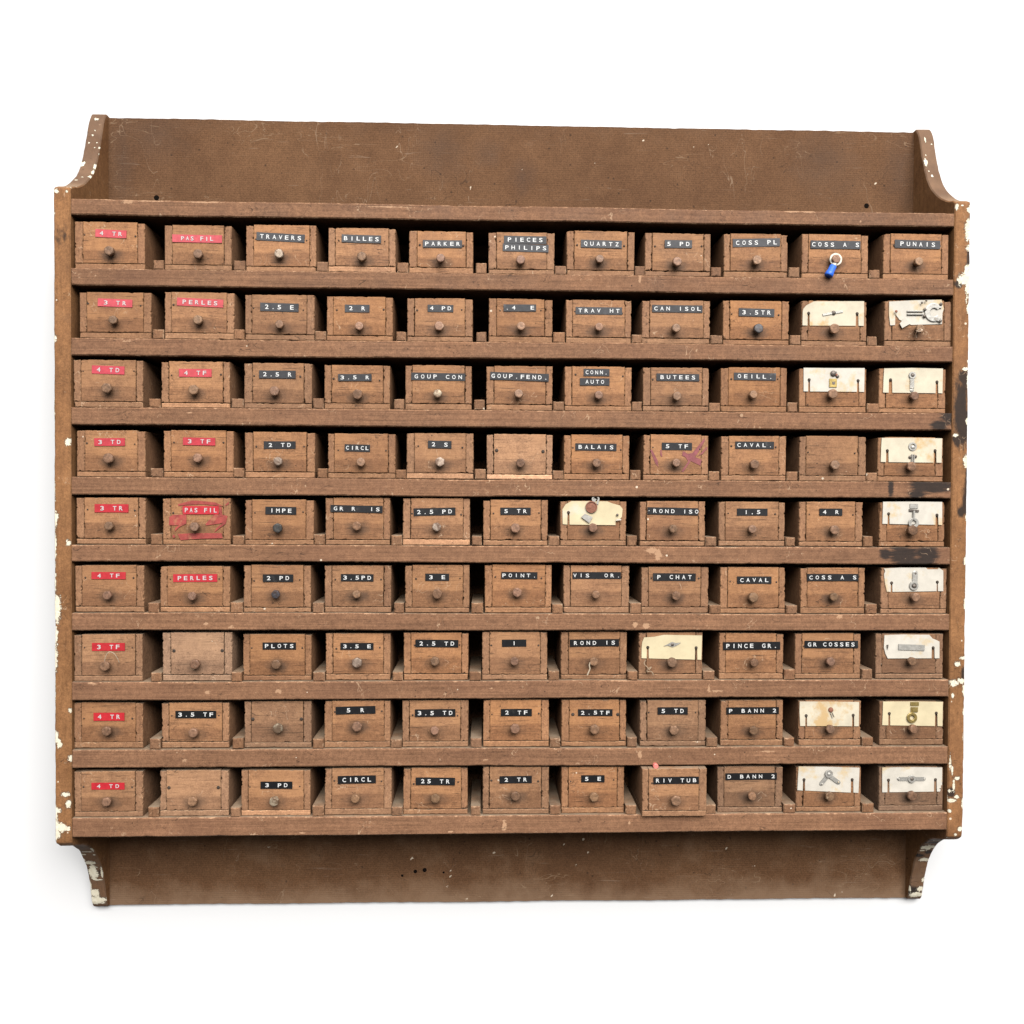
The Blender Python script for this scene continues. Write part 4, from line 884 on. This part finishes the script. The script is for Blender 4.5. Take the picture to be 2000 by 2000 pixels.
def knob_mesh():
    """A bolt with a chamfered six sided head on a round shank; head face at y = 0, shank towards +y."""
    V = []; F = []
    n = 24
    seg = []
    R6 = 0.0055
    def hexr(t):
        a = (t % (math.pi / 3)) - math.pi / 6
        return R6 * math.cos(math.pi / 6) / math.cos(a)
    rings = [(0.0, lambda t: 0.0034), (0.0001, lambda t: 0.0044), (0.0009, lambda t: hexr(t) * .985), (0.0042, lambda t: hexr(t)), (0.0046, lambda t: hexr(t) * .9), (0.0047, lambda t: 0.0032), (0.0125, lambda t: 0.0031)]
    for y, fn in rings:
        for k in range(n):
            t = 2 * math.pi * k / n
            q = (1 + 0.035 * nz(t * 2, y * 900)) * (0.5 + 0.5 * R6 * .95 / max(fn(t), 1e-6) if fn(t) > .0046 else 1)
            V.append((fn(t) * q * math.cos(t), y, fn(t) * q * math.sin(t)))
    for a in range(len(rings) - 1):
        for k in range(n):
            F.append((a * n + k, a * n + (k + 1) % n, (a + 1) * n + (k + 1) % n, (a + 1) * n + k))
    F.append(tuple(range(n))); F.append(tuple((len(rings) - 1) * n + k for k in range(n)))
    return V, F


KV, KF = knob_mesh()
knob_me = {}
for kind in ('knob', 'knob_worn', 'knob_dark'):
    me = bpy.data.meshes.new('knob'); me.from_pydata(KV, [], KF)
    bm = bmesh.new(); bm.from_mesh(me); bmesh.ops.recalc_face_normals(bm, faces=bm.faces); bm.to_mesh(me); bm.free()
    me.materials.append(M[kind]); knob_me[kind] = me

# a nail head shared by every drawer
NV, NF = dome(0, 0, 0.00115, 0, 0.0004, 10, 2)
nail_me = bpy.data.meshes.new('nail'); nail_me.from_pydata(NV, [], NF); nail_me.materials.append(M['nail'])

BACK_Y = 0.0885
for rec in DATA['D']:
    r, c, x0, x1, z0, z1, y0, kx, kz, kb, labs = rec
    x0, x1, z0, z1, y0, kx, kz = [v / 1000 for v in (x0, x1, z0, z1, y0, kx, kz)]
    cd = DATA['cards'].get('%d,%d' % (r, c))
    first = ('red' if labs and labs[0][1] == 'r' else 'black')
    words = ' '.join(l[0] for l in labs).replace('  ', ' ').replace('\u00b7', '')
    rowtxt = 'in the %s row' % ORD[r - 1]
    if (r, c) in PLAIN:
        lab = PLAIN[(r, c)]
    elif cd:
        lab = 'drawer with %s card showing %s, %s' % ({'cream': 'stained cream', 'white': 'white', 'yellow': 'yellowed'}[cd[3]], cd[4], rowtxt[7:])
    elif (r, c) == (5, 2):
        lab = 'brown wooden drawer daubed with red paint round a red PAS FIL label'
    elif (r, c) == (4, 8):
        lab = 'brown wooden drawer crossed with purple paint strokes, black label reading 5 TF'
    elif (r, c) == (1, 5):
        lab = 'brown wooden drawer with black tape label, between the BILLES and PIECES drawers'
    elif (r, c) == (1, 6):
        lab = 'brown wooden drawer with two stacked black tape labels, upper one reading PIECES'
    else:
        lab = 'brown drawer with %s tape label reading %s, %s' % (first, words, rowtxt)
        if len(lab.replace('.', ' ').split()) > 15:
            lab = 'drawer with %s label reading %s, %s' % (first, words, rowtxt)
    ox, oy, oz = (x0 + x1) / 2, y0, z0
    root = empty('drawer', (ox, oy, oz), lab, 'drawer', 'small labelled drawers of the cabinet')
    drawers[(r, c)] = root
    sd = r * 13.7 + c * 5.1
    rg = random.Random(r * 100 + c)
    tone = TONE.get((r, c), 1.0) * rg.uniform(0.90, 1.10) * (0.97 if c >= 9 else 1.0)
    grey = GREY.get((r, c), 0.0) + rg.uniform(0.08, 0.22)
    col = (tone, grey, rg.random(), 1)
    w, h = x1 - x0, z1 - z0
    ts1 = rg.uniform(0.0068, 0.0088); ts2 = rg.uniform(0.0068, 0.0088); tb = rg.uniform(0.0052, 0.0068)
    skew = rg.uniform(-0.008, 0.008); tap = rg.uniform(-0.009, 0.009)
    warp = lambda x, z: (x * (1 + tap * (z / h - .5)) , z + skew * x * (z / h))
    gap = rg.uniform(0.0002, 0.0005)
    X0, X1 = -w / 2, w / 2
    jt = 0.00055
    # bottom board, sides, front, back (all in the drawer's own space, front face at y = 0)
    V, F, E = rbox(X0, X1, 0, tb, rg.uniform(0, .0004), BACK_Y - y0, 0.003, 0.0007, jt * 1.3, sd + 1, None, 150, warp)
    bb = BAREBASE.get((r, c), 1.0)
    make('bottom_board', V, F, M['base'], root, attrs={'edge': E}, color=(tone * bb, grey, 0, 1))
    hl, hr = h - rg.uniform(0, .0012), h - rg.uniform(0, .0012)
    V, F, E = rbox(X0, X0 + ts1, tb + gap, hl, rg.uniform(0, .0003), BACK_Y - y0, 0.0018, 0.0006, jt * 2.6, sd + 2, None, 260, warp)
    make('side_board', V, F, M['side'], root, attrs={'edge': E}, color=(tone * rg.uniform(.93, 1.05), grey, 0, 1))
    V, F, E = rbox(X1 - ts2, X1, tb + gap, hr, rg.uniform(0, .0003), BACK_Y - y0, 0.0018, 0.0006, jt * 2.6, sd + 3, None, 260, warp)
    make('side_board', V, F, M['side'], root, attrs={'edge': E}, color=(tone * rg.uniform(.93, 1.05), grey, 0, 1))
    lx, lz = kx - ox, kz - oz
    wf = lambda x, z: (warp(x, z)[0] - lx, warp(x, z)[1] - lz)
    V, F, E = rbox(X0 + ts1 + rg.uniform(.0001, .0007), X1 - ts2 - rg.uniform(.0001, .0007), tb + gap * 1.3, h, rg.uniform(-.0003, .0003), 0.009, 0.0020, 0.0005, jt * 1.5, sd + 4, None, 230, wf)
    fr = make('front_board', V, F, M['front'], root, loc=(lx, 0, lz), attrs={'edge': E}, color=col)
    V, F, E = rbox(X0 + ts1 + gap, X1 - ts2 - gap, tb + gap, h - .003, BACK_Y - y0 - .008, BACK_Y - y0, 0.02, 0.0004, 0, sd)
    make('rear_board', V, F, M['base'], root, color=col)
    # knob
    kind = {'n': 'knob', 'b': 'knob_worn', 'd': 'knob_dark'}[kb]
    ko = bpy.data.objects.new('knob', knob_me[kind]); COL.objects.link(ko); ko.parent = root
    ks = rg.uniform(0.90, 1.10)
    ko.location = (lx, -0.0085 - rg.uniform(0, .0015), lz); ko.scale = (ks, 1.0, ks)
    ko.rotation_euler = (rg.uniform(-.09, .09), rg.uniform(0, 1), rg.uniform(-.09, .09))
    kt = rg.uniform(0.75, 1.25); ko.color = (kt, kt * rg.uniform(.95, 1.02), kt * rg.uniform(.9, 1.05), 1)
    # tape labels
    for (text, colr, mx, mz, tw, th, sl, pt) in labs:
        mx, mz, tw, th, pt = [v / 1000 for v in (mx, mz, tw, th, pt)]
        nseg = 12
        V = []; F = []
        bow = rg.uniform(0.0001, 0.0005)
        for i in range(nseg + 1):
            u = i / nseg - .5
            yy = -0.0005 - bow * (abs(2 * u) ** 6)
            zz = 0.0004 * rg.uniform(.3, 1) * (0.25 - u * u) * 0
            for (a, b) in ((-.5, 0), (.5, 0), (.5, .0004), (-.5, .0004)):
                V.append((u * tw, yy + b, a * th + zz))
        for i in range(nseg):
            for q in range(4):
                F.append((i * 4 + q, i * 4 + (q + 1) % 4, i * 4 + 4 + (q + 1) % 4, i * 4 + 4 + q))
        F += [(0, 1, 2, 3), tuple(nseg * 4 + q for q in (3, 2, 1, 0))]
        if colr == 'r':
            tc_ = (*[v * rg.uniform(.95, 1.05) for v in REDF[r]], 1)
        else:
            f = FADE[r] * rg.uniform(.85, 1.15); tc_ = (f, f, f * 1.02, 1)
        tp = make('label_tape', V, F, M['tape_black' if colr == 'k' else 'tape_red'], root, loc=(mx - ox, -0.0003, mz - oz), rot=(0, math.radians(sl), 0), color=tc_)
        V, F = lettering(text, tw, th, pt)
        lt = make('lettering', V, F, M['letter'], tp, loc=(0, -0.00062, 0), recalc=False, color=(1, 1, 1, 1) if colr == 'k' else (.86, .78, .78, 1))
    # nails left from an older card
    if not cd:
        nzv = (labs[0][3] / 1000 - oz) if labs else h * 0.66
        nzv = min(max(nzv - 0.002, h * .55), h * .8)
        for sx in (X0 + ts1 + rg.uniform(.002, .0045), X1 - ts2 - rg.uniform(.002, .0045)):
            no = bpy.data.objects.new('nail', nail_me); COL.objects.link(no); no.parent = root
            big = 1.7 if (r, c) in ((4, 6), (7, 2), (8, 3), (8, 7), (9, 2)) else rg.uniform(.7, 1.05)
            no.location = (sx, -0.0004, nzv + rg.uniform(-.0012, .0012)); no.scale = (big, 1.5, big)
    # painted daubs
    for ks_, pts in enumerate(DATA['strokes'].get('%d,%d' % (r, c), [])):
        pts = [(a / 1000 - ox - lx, b / 1000 - oz - lz) for a, b in pts]
        V, F = extrude_poly(pts, -0.00055 - 0.00006 * ks_, 0.0006)
        vi = (r, c) == (4, 8)
        make('paint_stroke', V, F, M['violet_stroke' if vi else 'red_stroke'], fr, color=(1, 1, 1, 1))
    # card with a sample of the contents
    if cd:
        poly, items, nails, ctone, desc = cd
        pts = [(a / 1000 - ox, b / 1000 - oz) for a, b in poly]
        V, F = extrude_poly(pts, -0.0011, 0.0007)
        co = make('sample_card', V, F, M[ctone], root, color=(1, 1, 1, 1))
        yl = -0.0012
        for it in items:
            k = it[0]
            yl -= 0.00025
            if k in ('bar', 'tube'):
                a0, b0_, a1, b1_, wd = [v / 1000 for v in it[1:6]]
                A_ = Vector((a0 - ox, b0_ - oz)); B_ = Vector((a1 - ox, b1_ - oz))
                if k == 'bar':
                    d = (B_ - A_); d = d.normalized() if d.length > 1e-5 else Vector((1, 0)); p = Vector((-d.y, d.x)) * wd / 2
                    if (B_ - A_).length < 1e-3:
                        A_ = A_ - d * wd / 2; B_ = B_ + d * wd / 2
                    V, F = extrude_poly([tuple(A_ + p), tuple(B_ + p), tuple(B_ - p), tuple(A_ - p)], yl - 0.0007, 0.0011)
                else:
                    V, F = tube([(A_.x, yl - wd * .3, A_.y), (B_.x, yl - wd * .3, B_.y)], wd / 2, 10)
                mk, nm = it[6], it[7]
            elif k in ('disc', 'dome'):
                a, b, rd = [v / 1000 for v in it[1:4]]
                V, F = dome(a - ox, b - oz, rd, yl + .0004, 0.0007 if k == 'disc' else max(0.0010, rd * .65), 16)
                mk, nm = it[4], it[5]
            elif k == 'ring':
                a, b, ro, ri = [v / 1000 for v in it[1:5]]
                V, F = annulus(a - ox, b - oz, ro, ri, yl - .0008, 0.0011)
                mk, nm = it[5], it[6]
            elif k == 'arc':
                a, b, ro, ri = [v / 1000 for v in it[1:5]]
                V, F = annulus(a - ox, b - oz, ro, ri, yl - .0008, 0.0011, it[5], it[6])
                mk, nm = it[7], it[8]
            else:
                V, F = extrude_poly([(a / 1000 - ox, b / 1000 - oz) for a, b in it[1]], yl - 0.0006, 0.0008)
                mk, nm = it[2], it[3]
            make(nm, V, F, M[mk], co, color=(1, 1, 1, 1))
        for a, b in nails:
            no = bpy.data.objects.new('nail', nail_me); COL.objects.link(no); no.parent = root
            no.location = (a / 1000 - ox, -0.0012, b / 1000 - oz - .0012); no.scale = (1.6, 3.0, 1.6); no.rotation_euler = (0, rg.uniform(0, 3), 0)

# divider strips between the drawers of each row
for r in range(1, 10):
    tl, tr = RAILS[r][0], RAILS[r][1]
    for c in range(1, 11):
        a = DATA['D'][(r - 1) * 11 + c - 1]; b = DATA['D'][(r - 1) * 11 + c]
        ga, gb = a[3] / 1000 + .0005, b[2] / 1000 - .0005
        rg = random.Random(r * 31 + c)
        wd = min(gb - ga, rg.uniform(0.0108, 0.0138))
        u = min(1.0, max(0.0, (c - 3.5) / 4.0))
        mid = (gb - wd / 2) * (1 - u) + (ga + wd / 2) * u
        zt_ = tl + (tr - tl) * (mid + INN) / (2 * INN)
        hh = rg.uniform(0.0098, 0.0122)
        V, F, E = rbox(mid - wd / 2, mid + wd / 2, zt_ - .0004 + .0004, zt_ + hh, rg.uniform(.0004, .0018), DEPTH - .0004, 0.002, 0.0011, 0.0007, r * 3.1 + c, None, 220)
        cabpart('divider', V, F, M['divider'], attrs={'edge': E}, color=(rg.uniform(.85, 1.1), rg.uniform(.05, .2), 0, 1))

# ------------------------------------------------------------------ loose bits
LO = {k: v for k, v in DATA['loose'].items()}
v3 = lambda q: Vector(q) / 1000
lug = empty('cable_lug', v3(LO['lug_ring']), 'blue insulated cable lug hanging on the knob of the top row COSS A S drawer', 'cable lug')
o0 = v3(LO['lug_ring'])
V, F = annulus(0, 0, 0.0072, 0.0048, -.0006, 0.0011, n=32)
make('ring', V, F, M['steel'], lug, color=(1.15, 1.1, 1.0, 1))
pa, pb = v3(LO['lug_a']) - o0, v3(LO['lug_b']) - o0
V, F = tube([pa.lerp(pb, -.25), pa.lerp(pb, .05)], [0.0030, 0.0036], 14)
make('barrel', V, F, M['steel'], lug, color=(1.15, 1.1, 1.0, 1))
V, F = tube([pa, pa.lerp(pb, .08), pa.lerp(pb, .55), pa.lerp(pb, .62), pa.lerp(pb, .7), pa.lerp(pb, .95), pb], [0.0034, 0.0040, 0.0040, 0.0044, 0.0047, 0.0049, 0.0042], 18)
make('sleeve', V, F, M['blue'], lug, smooth=True, color=(1, 1, 1, 1))

bp = v3(LO['bead'])
V, F = tube([(0, -.004, 0), (0, -.0036, 0), (0, .0036, 0), (0, .004, 0)], [0.0024, 0.0030, 0.0030, 0.0024], 14)
be = make('bead', V, F, M['pink'], None, loc=(bp.x, -0.0015, bp.z), color=(1, 1, 1, 1))
be['label'] = 'small pink plastic bead lying on top of the RIV TUB drawer'; be['category'] = 'bead'

V, F = tube(spline(LO['cord'], 4), 0.75, 6)
V = [tuple(c_ / 1000 for c_ in v) for v in V]
co = make('cord', V, F, M['thread'], None, color=(1, 1, 1, 1))
co['label'] = 'short pale string hanging from the knob of the ROND IS drawer'; co['category'] = 'string'
V, F = tube(spline(LO['wire71'], 5), 0.33, 6)
V = [tuple(c_ / 1000 for c_ in v) for v in V]
wi = make('wire', V, F, M['thread'], None, color=(1, 1, 1, 1))
wi['label'] = 'thin pale wire loop arching over the knob of the 3 TF drawer, seventh row'; wi['category'] = 'wire'
V, F = tube(spline(LO['wire211'], 5), 0.6, 6)
V = [tuple(c_ / 1000 for c_ in v) for v in V]
wi = make('wire', V, F, M['wire'], None, color=(1, 1, 1, 1))
wi['label'] = 'bare twisted wire wound on the knob below the grey fork terminal'; wi['category'] = 'wire'
V, F = tube(spline(LO['thread78'], 5), 0.55, 6)
V = [tuple(c_ / 1000 for c_ in v) for v in V]
wi = make('thread', V, F, M['thread'], None, color=(.7, .62, .55, 1))
wi['label'] = 'crumpled grey thread hanging off the corner of the yellowed thin metal tag card'; wi['category'] = 'thread'
